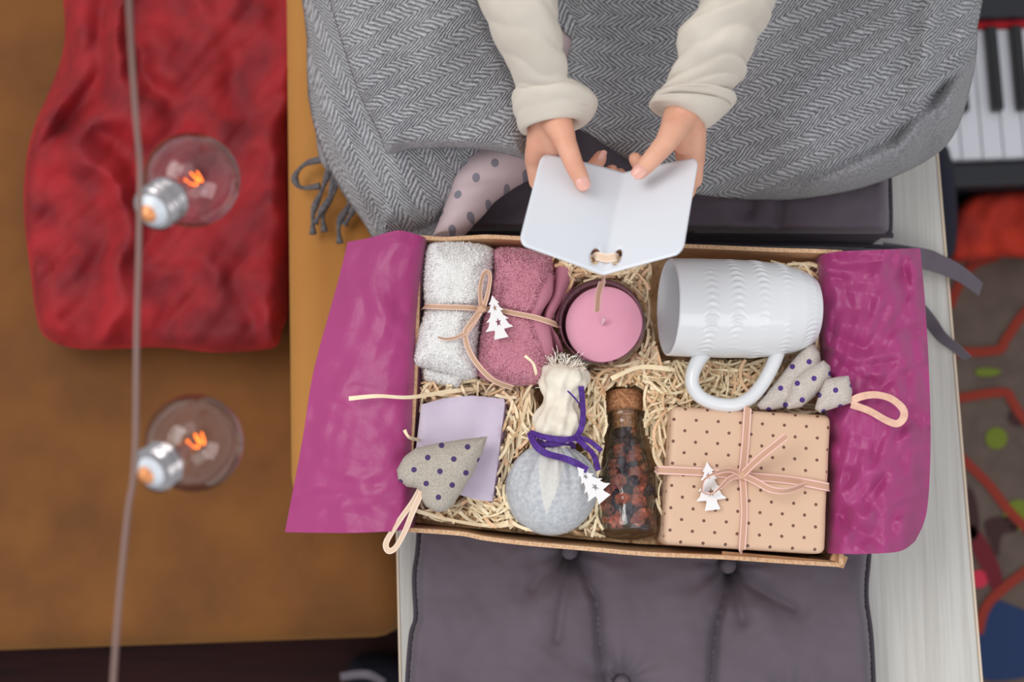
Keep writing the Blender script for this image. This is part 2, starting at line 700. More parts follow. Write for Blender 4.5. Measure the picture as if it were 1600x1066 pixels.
def _fibre(name, c):
    t = NT(name)
    t.set(Base_Color=lin(c), Roughness=.9)
    tl = t.n('BsdfTranslucent')
    tl.inputs[0].default_value = lin(c)
    mx = t.n('MixShader')
    mx.inputs[0].default_value = .35
    t.l(t.b.outputs[0], mx.inputs[1])
    t.l(tl.outputs[0], mx.inputs[2])
    t.l(mx.outputs[0], t.out.inputs[0])
    return t.m


M['loops_white'] = _fibre('white_terry_loops', (255, 255, 254))
M['loops_pink'] = _fibre('rose_terry_loops', (236, 176, 192))


def _rib():
    t = NT('rose_ribbed_weave')
    wv = t.n('TexWave')
    wv.inputs['Scale'].default_value = 260
    wv.inputs['Distortion'].default_value = 1.0
    t.l(t.obj(), wv.inputs['Vector'])
    t.set(Base_Color=t.mix(wv.outputs['Fac'], lin((186, 116, 138)), lin((208, 142, 160))), Roughness=.9)
    t.bump(wv.outputs['Fac'], .5, .0008)
    return t.m


M['rib_pink'] = _rib()


def _tissue():
    t = NT('magenta_tissue_paper')
    t.set(Base_Color=t.mix(t.ramp(t.noise(12, 3), .3, .7), lin((182, 60, 132)), lin((172, 56, 124))), Roughness=.42)
    t.b.inputs['Specular IOR Level'].default_value = .55
    t.b.inputs['Sheen Weight'].default_value = .25
    t.bump(t.noise(38, 5, rough=.6), .25, .004)
    tl = t.n('BsdfTranslucent')
    tl.inputs[0].default_value = lin((214, 40, 140))
    mx = t.n('MixShader')
    mx.inputs[0].default_value = .22
    t.l(t.b.outputs[0], mx.inputs[1])
    t.l(tl.outputs[0], mx.inputs[2])
    t.l(mx.outputs[0], t.out.inputs[0])
    return t.m


M['tissue'] = _tissue()


def _wood(name, a, b, sc_=(160, 4, 160), rough=.55, ang=YAW):
    t = NT(name)
    mp = t.n('Mapping')
    mp.inputs['Rotation'].default_value = (0, 0, -ang)
    mp.inputs['Scale'].default_value = sc_
    t.l(t.obj(), mp.inputs[0])
    nn = t.noise(1.0, 5, mp.outputs[0], .65)
    t.set(Base_Color=t.mix(t.ramp(nn, .42, .72), lin(a), lin(b)), Roughness=rough)
    t.bump(nn, .15, .0006)
    return t.m


M['bench_wood'] = _wood('whitewashed_oak', (204, 202, 197), (180, 176, 170))
M['bench_edge'] = mat('pale_yellow_edge_band', (226, 206, 184), .5)
M['floor'] = _wood('dark_reddish_floorboards', (56, 24, 24), (34, 13, 15), (8, 90, 8), .55, 0)
M['floor'].node_tree.nodes['Principled BSDF'].inputs['Specular IOR Level'].default_value = .15
M['knot'] = mat('tan_knot', (188, 146, 116), .85, (214, 176, 150), 500, bs=900, bstr=.5)
M['gauze'] = None


def _gauze():
    t = NT('pale_blue_grey_gauze')
    sx = t.n('SeparateXYZ')
    t.l(t.uv(), sx.inputs[0])
    # pale cream wedge where the cloth is gathered
    du = t.math('ABSOLUTE', t.math('SUBTRACT', t.math('FRACT', t.math('ADD', sx.outputs[0], .5)), .5 - .01))
    wdt = t.math('MULTIPLY', t.math('SUBTRACT', sx.outputs[1], .40), .13)
    inw = t.math('LESS_THAN', du, wdt)
    base = t.mix(t.ramp(t.noise(350, 4), .35, .65), lin((202, 204, 207)), lin((178, 182, 188)))
    t.set(Base_Color=t.mix(t.math('MULTIPLY', inw, .6), base, lin((226, 222, 212))), Roughness=.9)
    t.bump(t.noise(1200, 2), .5, .0006)
    return t.m


M['gauze'] = _gauze()
M['muslin'] = mat('cream_muslin', (242, 235, 220), .9, (228, 219, 202), 80, bs=900, bstr=.4, bd=.0006)
M['berry_red'] = mat('dried_rosehip_peel', (184, 104, 80), .6, (124, 56, 46), 160, bs=260, bstr=.9, bd=.0012)
M['berry_black'] = mat('dried_black_berry', (66, 50, 62), .5, (34, 26, 36), 120, bs=260, bstr=.9, bd=.0012)
M['rug'] = mat('taupe_rug_pile', (104, 88, 80), .95, (92, 77, 70), 40, bs=300, bstr=.5)
M['rug_red'] = mat('rug_red_pile', (144, 50, 36), .95, bs=300, bstr=.5)
M['rug_green'] = mat('rug_green_pile', (112, 124, 40), .95, bs=300, bstr=.5)
M['rug_blue'] = mat('rug_blue_pile', (36, 56, 96), .95, bs=300, bstr=.5)
M['rug_dark'] = mat('rug_dark_pile', (66, 40, 40), .95, bs=300, bstr=.5)
M['rug_pink'] = mat('rug_pink_pile', (200, 50, 74), .95, bs=300, bstr=.5)
M['rug_maroon'] = mat('rug_maroon_pile', (108, 30, 42), .95, bs=300, bstr=.5)

# ================================================================== LARGE STRUCTURE
bm = bmesh.new()
box(bm, (0, 0, -0.05), 4.4, 4.4, 0.05)
link('floor', bm, M['floor'], smooth=False, kind='structure')

ZB = 0.50                                   # bench top
# ---- bench
bl1, bl2 = P(620, 835, ZB), P(607, 245, ZB)
br1, br2 = P(1465, 245, ZB), P(1535, 1066, ZB)
bcx = ((bl1.dot(EX) + bl2.dot(EX)) / 2 + (br1.dot(EX) + br2.dot(EX)) / 2) / 2
bw = (br1.dot(EX) + br2.dot(EX)) / 2 - (bl1.dot(EX) + bl2.dot(EX)) / 2
bc = EX * bcx + EY * 0.25
t = thing('bench', (bc.x, bc.y, 0), 'whitewashed wooden bench or sill carrying the dark cushions and the box', 'bench')
bm = bmesh.new()
box(bm, (bc.x, bc.y, ZB - .03), bw - .002, 1.7, .03, EX, EY)
link('tabletop', bm, M['bench_wood'], t, False, mods=[BEV(.0015, 2)])
for s in (-1, 1):
    bm = bmesh.new()
    c = bc + EX * s * (bw / 2 - .0002)
    box(bm, (c.x, c.y, ZB - .03), .0016, 1.7, .0305, EX, EY)
    link('edge_band', bm, M['bench_edge'], t, False)
    bm = bmesh.new()
    c = bc + EX * s * (bw / 2 - .012)
    box(bm, (c.x, c.y, 0), .018, 1.66, ZB - .03, EX, EY)
    link('side_panel', bm, M['bench_wood'], t, False)

# ---- sofa
ZS = 0.35
sx1 = (bl1.dot(EX)) - .006
t = thing('sofa', (-.9, .2, 0), 'ochre velour sofa left of the bench under the red throw', 'sofa')


def rbox(x0, x1, y0, y1, z0, z1):
    bm = bmesh.new()
    c = EX * ((x0 + x1) / 2) + EY * ((y0 + y1) / 2)
    box(bm, (c.x, c.y, z0), x1 - x0, y1 - y0, z1 - z0, EX, EY)
    return bm


yf = P(300, 1008, ZS).dot(EY)
xa = P(443, 300, .47).dot(EX)
ya = P(460, 800, .47).dot(EY)
link('seat_cushion', rbox(-1.5, sx1, yf, 1.1, .18, ZS), M['ochre'], t, mods=[BEV(.03, 5)])
link('armrest', rbox(xa, sx1, ya, 1.1, ZS - .01, .47), M['ochre_arm'], t, mods=[BEV(.03, 6)])
link('base', rbox(-1.48, sx1 - .01, yf + .04, 1.08, .05, .18), M['ochre'], t, mods=[BEV(.01, 2)])
for x, y in ((-1.4, yf + .08), (sx1 - .06, yf + .08), (-1.4, 1.0), (sx1 - .06, 1.0)):
    bm = bmesh.new()
    c = EX * x + EY * y
    lathe(bm, [(0, .018), (.06, .026)], (c.x, c.y, 0), (0, 0, 1), 20)
    link('leg', bm, M['black_plastic'], t)

# ---- red throw
bm = bmesh.new()
ol = [(92, -260), (95, -60), (101, 60), (82, 130), (56, 190), (41, 250), (37, 330), (48, 430), (58, 500), (75, 530), (130, 546),
      (250, 543), (330, 551), (400, 548), (432, 541), (440, 520), (452, 470), (455, 300), (455, -260)]


def rz(x, y):
    f = nz(x, y, .010, 3) * .016 + nz(x, y, .03, 5) * .003
    f += .012 * math.sin(x * .045 + nz(x, y, .01) * 5) * (1 - .7 * max(0, min(1, (x - 190) / 90)))
    f += .007 * abs(nz(x + y * .8, y * .3, .02, 9))
    return f


puff(bm, ol, ZS + .042, .045, .045, 34, 6, nz=rz)
tag(link('throw_blanket', bm, M['red']), 'crumpled red velour throw lying on the ochre sofa', 'blanket')

# ---- dark blue slipper at the lower edge of the photo
t = thing('slipper', P(590, 1075, .0), 'dark navy slipper with pale trim on the floor in front of the sofa', 'slipper')
bm = bmesh.new()
puff(bm, [(545, 1040), (575, 1020), (612, 1025), (640, 1050), (650, 1110), (640, 1190), (600, 1215), (560, 1190), (545, 1110)], .05, .04, .048, 30, 7)
link('upper', bm, M['navy'], t)
bm = bmesh.new()
strip(bm, pix([(532, 1058, .10), (560, 1054, .105), (580, 1056, .107), (600, 1068, .105)], 8), .008)
link('trim', bm, M['silver_trim'], t)

# ---- rug on the right
bm = bmesh.new()
xr0 = P(1400, 600, 0.012)
rc = Vector((.95, .1, 0))
box(bm, (rc.x, rc.y, 0.0), 0.98, 2.2, .012, EX, EY)


def flat(pts, mi, closed=True, wd=None):
    z = .0135
    if wd is None:
        V, T, D = fill_shape(pts, 12)
        vs = [bm.verts.new(P(x, y, z)) for x, y in V]
        for q in T:
            bm.faces.new((vs[q[2]], vs[q[1]], vs[q[0]])).material_index = mi
    else:
        strip(bm, pix([(x, y, z) for x, y in pts], 5), wd, th=.002, mi=mi)


def disc(cx, cy, r, n=14):
    return [(cx + r * math.cos(2 * PI * k / n), cy + r * math.sin(2 * PI * k / n)) for k in range(n)]


for pl in ([(1478, 551), (1556, 548), (1572, 530), (1600, 490), (1650, 440)], [(1478, 626), (1565, 613), (1582, 628), (1600, 655), (1650, 700)],
           [(1490, 705), (1540, 752), (1580, 802), (1630, 850)], [(1640, 870), (1600, 895), (1545, 942), (1528, 990)],
           [(1484, 480), (1496, 450), (1520, 415), (1560, 400)]):
    flat(pl, 1, wd=.0105)
for c in (disc(1557, 685, 17), disc(1592, 805, 24), [(1525, 578), (1545, 575), (1565, 580), (1550, 588), (1528, 587)]):
    flat(c, 2)
flat([(1545, 935), (1565, 940), (1610, 960), (1640, 1000), (1620, 1050), (1560, 1064), (1525, 1050), (1522, 985)], 3)
for c in (disc(1590, 652, 14), [(1512, 765), (1525, 780), (1530, 830), (1512, 845)], [(1540, 815), (1580, 808), (1590, 830), (1566, 836), (1560, 870), (1548, 850)]):
    flat(c, 4)
flat([(1515, 820), (1535, 835), (1560, 880), (1567, 915), (1555, 928), (1540, 900), (1520, 860)], 6)
flat(disc(1530, 905, 14), 5)
o = link('rug', bm, [M['rug'], M['rug_red'], M['rug_green'], M['rug_blue'], M['rug_dark'], M['rug_pink'], M['rug_maroon']], smooth=False)
tag(o, 'taupe rug with red lines and green and blue patches right of the bench', 'rug')

# ---- electric piano
ZK = .10
kp = P(1503, 248, ZK)                        # front left corner of the key that starts the visible run
kw = .0236
t = thing('electric_piano', (kp + EX * .3 + Vector((0, 0, -ZK + .012))), 'black electric piano with red felt strip beyond the bench on the right', 'piano')
kx0 = kp.dot(EX); ky0 = kp.dot(EY)


def kb(x0, x1, y0, y1, z0, z1):
    return rbox(kx0 + x0, kx0 + x1, ky0 + y0, ky0 + y1, z0, z1)


link('case', kb(-.035, .62, -.03, .33, .012, .078), M['black_plastic'], t, False, mods=[BEV(.004, 3)])
link('control_panel', kb(-.035, .62, .158, .33, .078, .118), M['black_plastic'], t, False, mods=[BEV(.004, 3)])
link('key_slip', kb(-.035, .62, -.03, -.003, .078, .092), M['black_plastic'], t, False, mods=[BEV(.003, 3)])
link('cheek_block', kb(-.035, -.0275, -.003, .158, .078, .1), M['black_plastic'], t, False, mods=[BEV(.002, 2)])
link('felt_strip', kb(-.027, .60, .151, .158, .1, .104), M['red_felt'], t, False)
for k in range(-1, 22):
    link('white_key', kb(k * kw + .0006, (k + 1) * kw - .0006, 0, .15, .079, ZK), M['white_key'], t, False, mods=[BEV(.001, 2)])
for k in range(0, 22):
    if k % 7 in (0, 2, 3, 5, 6):
        off = {2: -.0045, 3: 0.0, 5: -.004, 6: 0, 0: .004}[k % 7]
        link('black_key', kb(k * kw - .0062 + off, k * kw + .0062 + off, .052, .15, ZK - .004, ZK + .012), M['black_key'], t, False, mods=[BEV(.002, 2)])

# ---- dark pouch and orange cloth below the piano
bm = bmesh.new()
puff(bm, [(1448, 230), (1478, 225), (1490, 260), (1496, 330), (1494, 385), (1484, 404), (1466, 400), (1452, 330)], .095, .03, .08, 16, 5)
tag(link('pouch', bm, M['navy']), 'dark navy pouch squeezed between the bench and the piano', 'pouch')
bm = bmesh.new()
puff(bm, [(1494, 330), (1520, 305), (1570, 296), (1640, 300), (1660, 360), (1640, 402), (1560, 402), (1500, 410), (1480, 395), (1482, 360)], .05, .025, .036, 22, 6,
     nz=lambda x, y: .008 * nz(x, y, .03))
tag(link('floor_cushion', bm, M['orange']), 'orange red fleece cushion on the rug in front of the piano', 'cushion')

# ================================================================== CUSHIONS ON THE BENCH
ZC = .548


def make_cushion(ol, buttons, creases, zt, label, ties=(), sp=5, soft=16):
    btn = [Vector((a, b)) for a, b in buttons]
    cr_ = [np.array([(p.x, p.y) for p in cr([Vector(q) for q in c], 6)]) for c in creases]
    V, T, D = fill_shape(ol, sp)
    dz = np.zeros(len(V))
    for c in cr_:
        d = dist_poly(V, c, False)
        dz -= (.0035 if len(c) < 16 else .008) * np.exp(-(d / 7) ** 2) + .005 * np.exp(-(d / 24) ** 2)
    for b in btn:
        d = np.hypot(V[:, 0] - b.x, V[:, 1] - b.y)
        dz -= .017 * np.exp(-(d / 20) ** 2) + .008 * np.exp(-(d / 60) ** 2)
        an = np.arctan2(V[:, 1] - b.y, V[:, 0] - b.x)
        dz += .0022 * np.sin(an * 9 + b.x) * np.exp(-(d / 75) ** 2) * (1 - np.exp(-(d / 14) ** 2))
    bm = bmesh.new()
    top = []; bot = []
    for (x, y), d, q in zip(V, D, dz):
        k = 1 - min(d / soft, 1)
        s = math.sqrt(max(0, 1 - k * k))
        zm = (zt + ZB) / 2 - .004
        ztt = zm + (zt - zm) * s + q * min(1, d / 10) + (nz(x, y, .013) * .003 + nz(x, y, .05, 4) * .0008) * s
        top.append(bm.verts.new(P(x, y, ztt)))
        if d < 1e-4:
            bot.append(top[-1])
        else:
            tp = top[-1].co
            bot.append(bm.verts.new((tp.x, tp.y, zm - (zm - ZB - .001) * s)))
    for tr in T:
        for tri, L in (((tr[2], tr[1], tr[0]), top), ((tr[0], tr[1], tr[2]), bot)):
            vv = [L[k] for k in tri]
            if len(set(vv)) == 3:
                try:
                    bm.faces.new(vv)
                except ValueError:
                    pass
    root = thing('seat_cushion', P(1000, (ol[0][1] + ol[-1][1]) / 2, ZB), label, 'cushion')
    link('cover', bm, M['cushion'], root)
    bm = bmesh.new()
    zm = (zt + ZB) / 2 + .006
    pth = [P(p.x, p.y, zm) for p in cr([Vector(q) for q in ol], 6, True)]
    tube(bm, pth + [pth[0]], .0022, 8)
    link('piping', bm, M['piping'], root)
    for b in btn:
        bm = bmesh.new()
        p = P(b.x, b.y, zt - .019)
        lathe(bm, [(-.003, .003), (-.003, .0055), (.001, .0062), (.0035, .005), (.0045, .002)], p, (0, 0, 1), 20)
        link('button', bm, M['cushion'], root)
    for tp_, wd, tw in ties:
        bm = bmesh.new()
        strip(bm, pix(tp_, 8), wd, twist=tw, th=.0012)
        link('tie', bm, M['cushion'], root)
    return root


make_cushion([(1397, 388), (1398, 420), (1385, 560), (1370, 700), (1358, 860), (1353, 930), (1361, 1000), (1366, 1120), (1372, 1380),
              (640, 1380), (636, 1120), (642, 1000), (650, 965), (648, 900), (655, 830), (660, 600), (656, 420), (660, 384), (1000, 380)],
             [(890, 862), (1137, 884), (972, 1068), (1235, 1110)],
             [[(893, 866), (915, 905), (932, 945), (936, 1000), (946, 1080), (960, 1200)],
              [(1137, 890), (1132, 930), (1118, 985), (1112, 1060), (1110, 1200)],
              [(1140, 890), (1170, 915), (1240, 950)], [(885, 868), (850, 895), (830, 920)], [(890, 870), (880, 930), (870, 1000)],
              [(1137, 890), (1148, 925), (1160, 970)]],
             ZC, 'plum grey tufted seat cushion under and below the open gift box',
             ties=[([(1380, 395, .53), (1440, 404, .522), (1466, 412, .52), (1500, 428, .512), (1532, 452, .49)],
                    lambda t: .017 * (1 - .55 * max(0, t - .35)), None),
                   ([(1385, 430, .53), (1445, 492, .515), (1470, 525, .513), (1492, 543, .508), (1512, 560, .497)],
                    lambda t: .0125 * (1 - .45 * t), lambda t: .5 + .5 * t)])
make_cushion([(1390, -250), (1390, 0), (1388, 200), (1391, 340), (1387, 365), (1370, 368), (1100, 366), (900, 364), (700, 362), (630, 355), (625, 200), (625, -250)],
             [(1180, 150), (880, 150)],
             [[(1218, 270), (1222, 310), (1216, 350)], [(1180, 285), (1172, 330)]],
             .582, 'plum grey seat cushion the person sits on behind the gift box')

# ================================================================== PERSON
pb = thing('person', P(960, -60, .56), 'person seated cross legged in a cream top and dotted pyjamas holding the white card', 'person')


def capsule(bm, a, b, ra, rb, seg=14):
    d = b - a
    L = d.length
    ax = d.normalized() if L > 1e-6 else Vector((0, 0, 1))
    prof = []
    for k in range(0, 6):
        t_ = PI / 2 * k / 5
        prof.append((-ra * math.cos(t_) , ra * math.sin(t_) + 1e-5))
    for k in range(0, 6):
        t_ = PI / 2 * k / 5
        prof.append((L + rb * math.sin(t_), rb * math.cos(t_) + 1e-5))
    lathe(bm, prof, a, ax, seg)


def chain(bm, pts):
    q = [(P(x, y, z), r) for x, y, z, r in pts]
    for (a, ra), (b, rb) in zip(q, q[1:]):
        capsule(bm, a, b, ra, rb)


bm = bmesh.new()
mm = .001
# hand on the left of the photo
LH = dict(
    arm=[(800, -60, .81, 18 * mm), (832, 80, .785, 14 * mm), (850, 130, .765, 12 * mm), (861, 168, .748, 13.5 * mm)],
    palm=[
        [(861, 170, .746, 13.5 * mm), (850, 205, .735, 11.5 * mm), (838, 243, .724, 8.2 * mm)],
        [(860, 175, .738, 13 * mm), (848, 215, .722, 11 * mm), (838, 252, .708, 8.2 * mm)],
        [(862, 178, .73, 12 * mm), (852, 215, .708, 11 * mm), (842, 256, .694, 8 * mm)],
        [(864, 178, .728, 11 * mm), (860, 215, .70, 10 * mm), (850, 254, .682, 7.2 * mm)],
        [(866, 185, .742, 12.5 * mm), (866, 215, .732, 9 * mm)]],
    thumb=[(866, 182, .748, 11.5 * mm), (876, 204, .754, 9.3 * mm), (885, 226, .758, 7.2 * mm), (896, 256, .759, 6.5 * mm), (906, 276, .756, 5.9 * mm), (911, 288, .753, 5.2 * mm)],
    web=[(860, 205, .742, 7.5 * mm), (864, 232, .732, 6 * mm)],
    fingers=[
        [(838, 243, .722, 8.2 * mm), (842, 283, .712, 7.2 * mm), (895, 290, .705, 6.3 * mm), (928, 262, .708, 5.8 * mm), (938, 246, .714, 4.9 * mm)],
        [(838, 252, .706, 8.2 * mm), (850, 300, .696, 7 * mm), (910, 303, .689, 6.2 * mm), (945, 280, .692, 5.6 * mm), (956, 267, .70, 4.8 * mm)],
        [(842, 256, .692, 8 * mm), (862, 306, .68, 6.7 * mm), (918, 312, .674, 5.9 * mm), (958, 292, .680, 5.3 * mm), (969, 272, .692, 4.5 * mm)],
        [(850, 254, .68, 7.2 * mm), (868, 296, .668, 6 * mm), (912, 306, .66, 5.2 * mm), (945, 296, .664, 4.6 * mm)]])
RH = dict(
    arm=[(1155, -60, .81, 18 * mm), (1118, 80, .785, 11 * mm), (1088, 130, .765, 12 * mm), (1072, 168, .748, 13.3 * mm)],
    palm=[
        [(1072, 172, .746, 13.2 * mm), (1080, 205, .735, 10.5 * mm), (1083, 240, .724, 8 * mm)],
        [(1072, 178, .738, 13 * mm), (1081, 215, .722, 10 * mm), (1084, 250, .708, 8 * mm)],
        [(1072, 180, .73, 12 * mm), (1080, 215, .708, 10 * mm), (1080, 254, .694, 7.8 * mm)],
        [(1068, 180, .728, 11 * mm), (1072, 215, .70, 10 * mm), (1072, 252, .682, 7 * mm)],
        [(1066, 185, .742, 12.5 * mm), (1064, 212, .732, 9 * mm)]],
    thumb=[(1062, 184, .748, 11.5 * mm), (1052, 204, .754, 9.3 * mm), (1040, 224, .758, 7.4 * mm), (1020, 247, .759, 6.5 * mm), (1007, 261, .756, 6.0 * mm), (999, 269, .753, 5.3 * mm)],
    web=[(1068, 205, .742, 7.5 * mm), (1066, 228, .732, 6 * mm)],
    fingers=[
        [(1083, 240, .722, 8 * mm), (1082, 280, .712, 7.2 * mm), (1030, 290, .705, 6.2 * mm), (1003, 262, .708, 5.7 * mm), (992, 248, .713, 4.8 * mm)],
        [(1084, 250, .706, 8 * mm), (1072, 298, .696, 7 * mm), (1018, 303, .689, 6.2 * mm), (985, 285, .692, 5.6 * mm)],
        [(1080, 254, .692, 7.8 * mm), (1062, 304, .68, 6.7 * mm), (1008, 312, .674, 5.9 * mm), (975, 302, .678, 5.3 * mm)],
        [(1072, 252, .68, 7 * mm), (1055, 294, .668, 6 * mm), (1010, 304, .66, 5.2 * mm), (985, 298, .664, 4.6 * mm)]])
for H in (LH, RH):
    chain(bm, H['arm'])
    for p_ in H['palm']:
        chain(bm, p_)
    chain(bm, H['thumb'])
    chain(bm, H['web'])
    for p_ in H['fingers']:
        chain(bm, p_)
# upper arms, shoulders and trunk beyond the upper edge of the photo keep the body one continuous figure
LE, RE = P(800, -60, .81), P(1155, -60, .81)
sh = Vector((.09, .80, .93))
for E_, s in ((LE, -1), (RE, 1)):
    capsule(bm, E_, sh + Vector((s * .135, 0, 0)), .02, .03)
capsule(bm, sh + Vector((-.12, 0, .0)), sh + Vector((.12, 0, .0)), .05, .05)
capsule(bm, sh + Vector((0, 0, -.02)), Vector((.09, .80, .66)), .10, .105)
capsule(bm, sh, sh + Vector((0, -.01, .11)), .045, .045)
for s in (-1, 1):
    kn = Vector((.10 + s * .17, .43, .605))
    capsule(bm, Vector((.08 + s * .06, .64, .615)), kn, .055, .034)
    capsule(bm, kn, Vector((.10 - s * .02, .36, .60)), .034, .022)
# head
hc = sh + Vector((0, -.035, .215))
ball(bm, hc, .085, 3, (.86, 1.0, 1.12))
ball(bm, hc + Vector((0, -.045, -.045)), .05, 3, (.85, .8, .8))
ball(bm, hc + Vector((0, -.088, -.018)), .011, 2, (.8, 1.2, 1.3))
for s in (-1, 1):
    ball(bm, hc + Vector((s * .072, 0, -.01)), .016, 2, (.5, .9, 1.2))
body = link('body', bm, M['skin'], pb, mods=[('REMESH', dict(mode='VOXEL', voxel_size=.0016, use_smooth_shade=True)), ('SMOOTH', dict(factor=.5, iterations=7))])
for s in (-1, 1):
    bm = bmesh.new()
    ball(bm, hc + Vector((s * .03, -.079, .008)), .0075, 2, (1.3, .5, .5))
    link('eye', bm, M['black_plastic'], body)
bm = bmesh.new()
ball(bm, hc + Vector((0, -.083, -.05)), .014, 2, (1.3, .35, .35))
link('lips', bm, M['nail'], body)
bm = bmesh.new()
ball(bm, hc + Vector((0, .018, .02)), .098, 3, (.9, .95, 1.08))
for k in range(40):
    a = PI * (k / 39)
    p0 = hc + Vector((.08 * math.cos(a), .03 + .07 * math.sin(a), .03))
    tube(bm, cr([p0, p0 + Vector((.012 * math.cos(a), .015, -.09)), p0 + Vector((.006 * math.cos(a), .01, -.2))], 6), lambda t: .014 * (1 - .7 * t), 8)
link('hair', bm, mat('brown_hair', (92, 62, 44), .5, (66, 42, 30), 200), pb)


def nail(px, py, z, ang, wd, ln, tilt=(0, 0)):
    """curved nail plate; ang = pixel direction of the finger tip"""
    c = P(px, py, z)
    d = (P(px + math.cos(ang) * 10, py + math.sin(ang) * 10, z + tilt[0]) - c).normalized()
    s = (P(px - math.sin(ang) * 10, py + math.cos(ang) * 10, z + tilt[1]) - c).normalized()
    n = d.cross(s)
    if n.z < 0:
        n = -n
    bm = bmesh.new()
    R = []
    for i in range(9):
        u = -1 + 2 * i / 8
        row = []
        for j in range(9):
            v = -1 + 2 * j / 8
            k = math.sqrt(max(0.0, 1 - abs(u) ** 3.2 * .75))
            row.append(c + d * u * ln / 2 + s * v * k * wd / 2 - n * (v * v * k * k * wd * .22) - n * (u * u * ln * .08) - n * (.0006 if u < -.6 else 0))
        R.append(row)
    rings(bm, R, False, False)
    link('fingernail', bm, M['nail'], body, mods=[SOL(.0006), SUB(1)])


nail(911.5, 285.5, .7606, math.atan2(22, 9), .0090, .0100, (-.0009, 0))
nail(998.5, 267.5, .7609, math.atan2(12, -13), .0090, .0102, (-.0009, 0))
nail(943.5, 243, .7182, math.atan2(-18, 9), .006, .0075, (.0, -.004))


def loft(bm, rows, seg=32, nper=6, wr=None, cap=True, zb=1.0):
    """rows: (Lx,Ly, Rx,Ry, z, rz) pixel edges of a soft tube"""
    big = cr([Vector((r[0], r[1], 0)) for r in rows], nper)
    bigR = cr([Vector((r[2], r[3], 0)) for r in rows], nper)
    zz = cr([Vector((r[4], r[5], 0)) for r in rows], nper)
    R = []
    for i, (a, b, z) in enumerate(zip(big, bigR, zz)):
        A = P(a.x, a.y, z.x); B = P(b.x, b.y, z.x)
        c = (A + B) / 2; h = (A - B) / 2
        ring = []
        for j in range(seg):
            th = 2 * PI * j / seg
            k = 1 + (wr(i / (len(big) - 1), th) if wr else 0)
            ring.append(c + h * math.cos(th) * k + Vector((0, 0, 1)) * math.sin(th) * z.y * k * (zb if math.sin(th) < 0 else 1))
        R.append(ring)
    rings(bm, R, cap)


def wrinkle(seed, amp, f=9):
    def g(t, th):
        ph = t * f * .55 + .55 * math.sin(th + seed) + .5 * noise.noise(Vector((math.cos(th) + seed, math.sin(th), t * 2)))
        fold = abs(math.sin(ph * PI)) ** .6
        mask = .35 + .65 * max(0, min(1, .5 + 1.4 * noise.noise(Vector((math.cos(th) * .9 + seed, math.sin(th) * .9, t * 3.1)))))
        fine = noise.noise(Vector((math.cos(th) * 2.2, math.sin(th) * 2.2 + seed, t * 9)))
        return amp * ((fold - .7) * 1.6 * mask + .45 * fine)
    return g


bm = bmesh.new()
loft(bm, [(724, -110, 868, -110, .81, .034), (738, -30, 870, -30, .805, .032), (760, 30, 872, 20, .80, .030), (776, 70, 879, 65, .79, .027), (797, 108, 886, 106, .778, .023),
          (805, 140, 890, 136, .765, .020), (810, 155, 893, 150, .758, .018)], 64, 12, wrinkle(2.0, .065, 8))
link('left_sleeve', bm, M['cotton'], pb)
bm = bmesh.new()
loft(bm, [(1112, -110, 1228, -110, .81, .034), (1102, -30, 1214, -30, .805, .032), (1086, 22, 1207, 20, .80, .030), (1058, 52, 1188, 54, .79, .029), (1060, 84, 1167, 97, .782, .026),
          (1045, 120, 1162, 122, .77, .023), (1032, 142, 1139, 144, .762, .021), (1024, 152, 1146, 157, .757, .020), (1017, 161, 1109, 195, .748, .018)], 64, 12, wrinkle(5.0, .085, 12), zb=.8)
link('right_sleeve', bm, M['cotton'], pb)


def cuff(rows, seg=48, th=.0022, nm='cuff', wr=None):
    bm = bmesh.new()
    loft(bm, rows, seg, 6, wr, cap=False)
    return link(nm, bm, M['cotton'], pb, mods=[SOL(th, 0), SUB(1)])


cuff([(806, 144, 894, 132, .762, .0185), (802, 150, 905, 136, .759, .0200), (803, 164, 922, 146, .756, .0212), (808, 184, 932, 162, .75, .0212), (814, 202, 918, 188, .744, .0195), (820, 199, 902, 188, .744, .018), (814, 176, 900, 162, .75, .018)], wr=wrinkle(7, .035, 6))
cuff([(1028, 145, 1143, 150, .76, .021), (1022, 153, 1148, 158, .756, .0215), (1016, 162, 1122, 185, .75, .020), (1019, 163, 1106, 196, .745, .0175), (1030, 165, 1100, 188, .746, .0165)], wr=wrinkle(3, .02))
for rows in ([(804, 158, 916, 141, .757, .0214), (804.4, 159.6, 917, 142.4, .7567, .0214)], [(810, 190, 929, 171, .748, .0208), (810.4, 191.6, 929, 172.6, .7477, .0208)],
             [(1021.5, 155.5, 1142, 166, .7555, .0216), (1021.2, 156.7, 1140, 167.6, .7552, .0216)]):
    bm = bmesh.new()
    loft(bm, rows, 48, 2, wrinkle(7, .02, 6), cap=False)
    link('cuff_seam', bm, mat('seam_thread', (186, 176, 164), .9) if 'seam_thread' not in bpy.data.materials else bpy.data.materials['seam_thread'], pb, mods=[SOL(.0012, 0)])
# trunk of the top, out of the photo
bm = bmesh.new()
for E_, s in ((P(796, -100, .81), -1), (P(1170, -100, .81), 1)):
    capsule(bm, E_, sh + Vector((s * .135, 0, 0)), .036, .046)
capsule(bm, sh + Vector((-.12, 0, .0)), sh + Vector((.12, 0, .0)), .058, .058)
capsule(bm, sh + Vector((0, 0, -.02)), Vector((.09, .80, .66)), .112, .118)
link('jersey_top', bm, M['cotton'], pb, mods=[('REMESH', dict(mode='VOXEL', voxel_size=.005, use_smooth_shade=True)), ('SMOOTH', dict(factor=.5, iterations=6))])
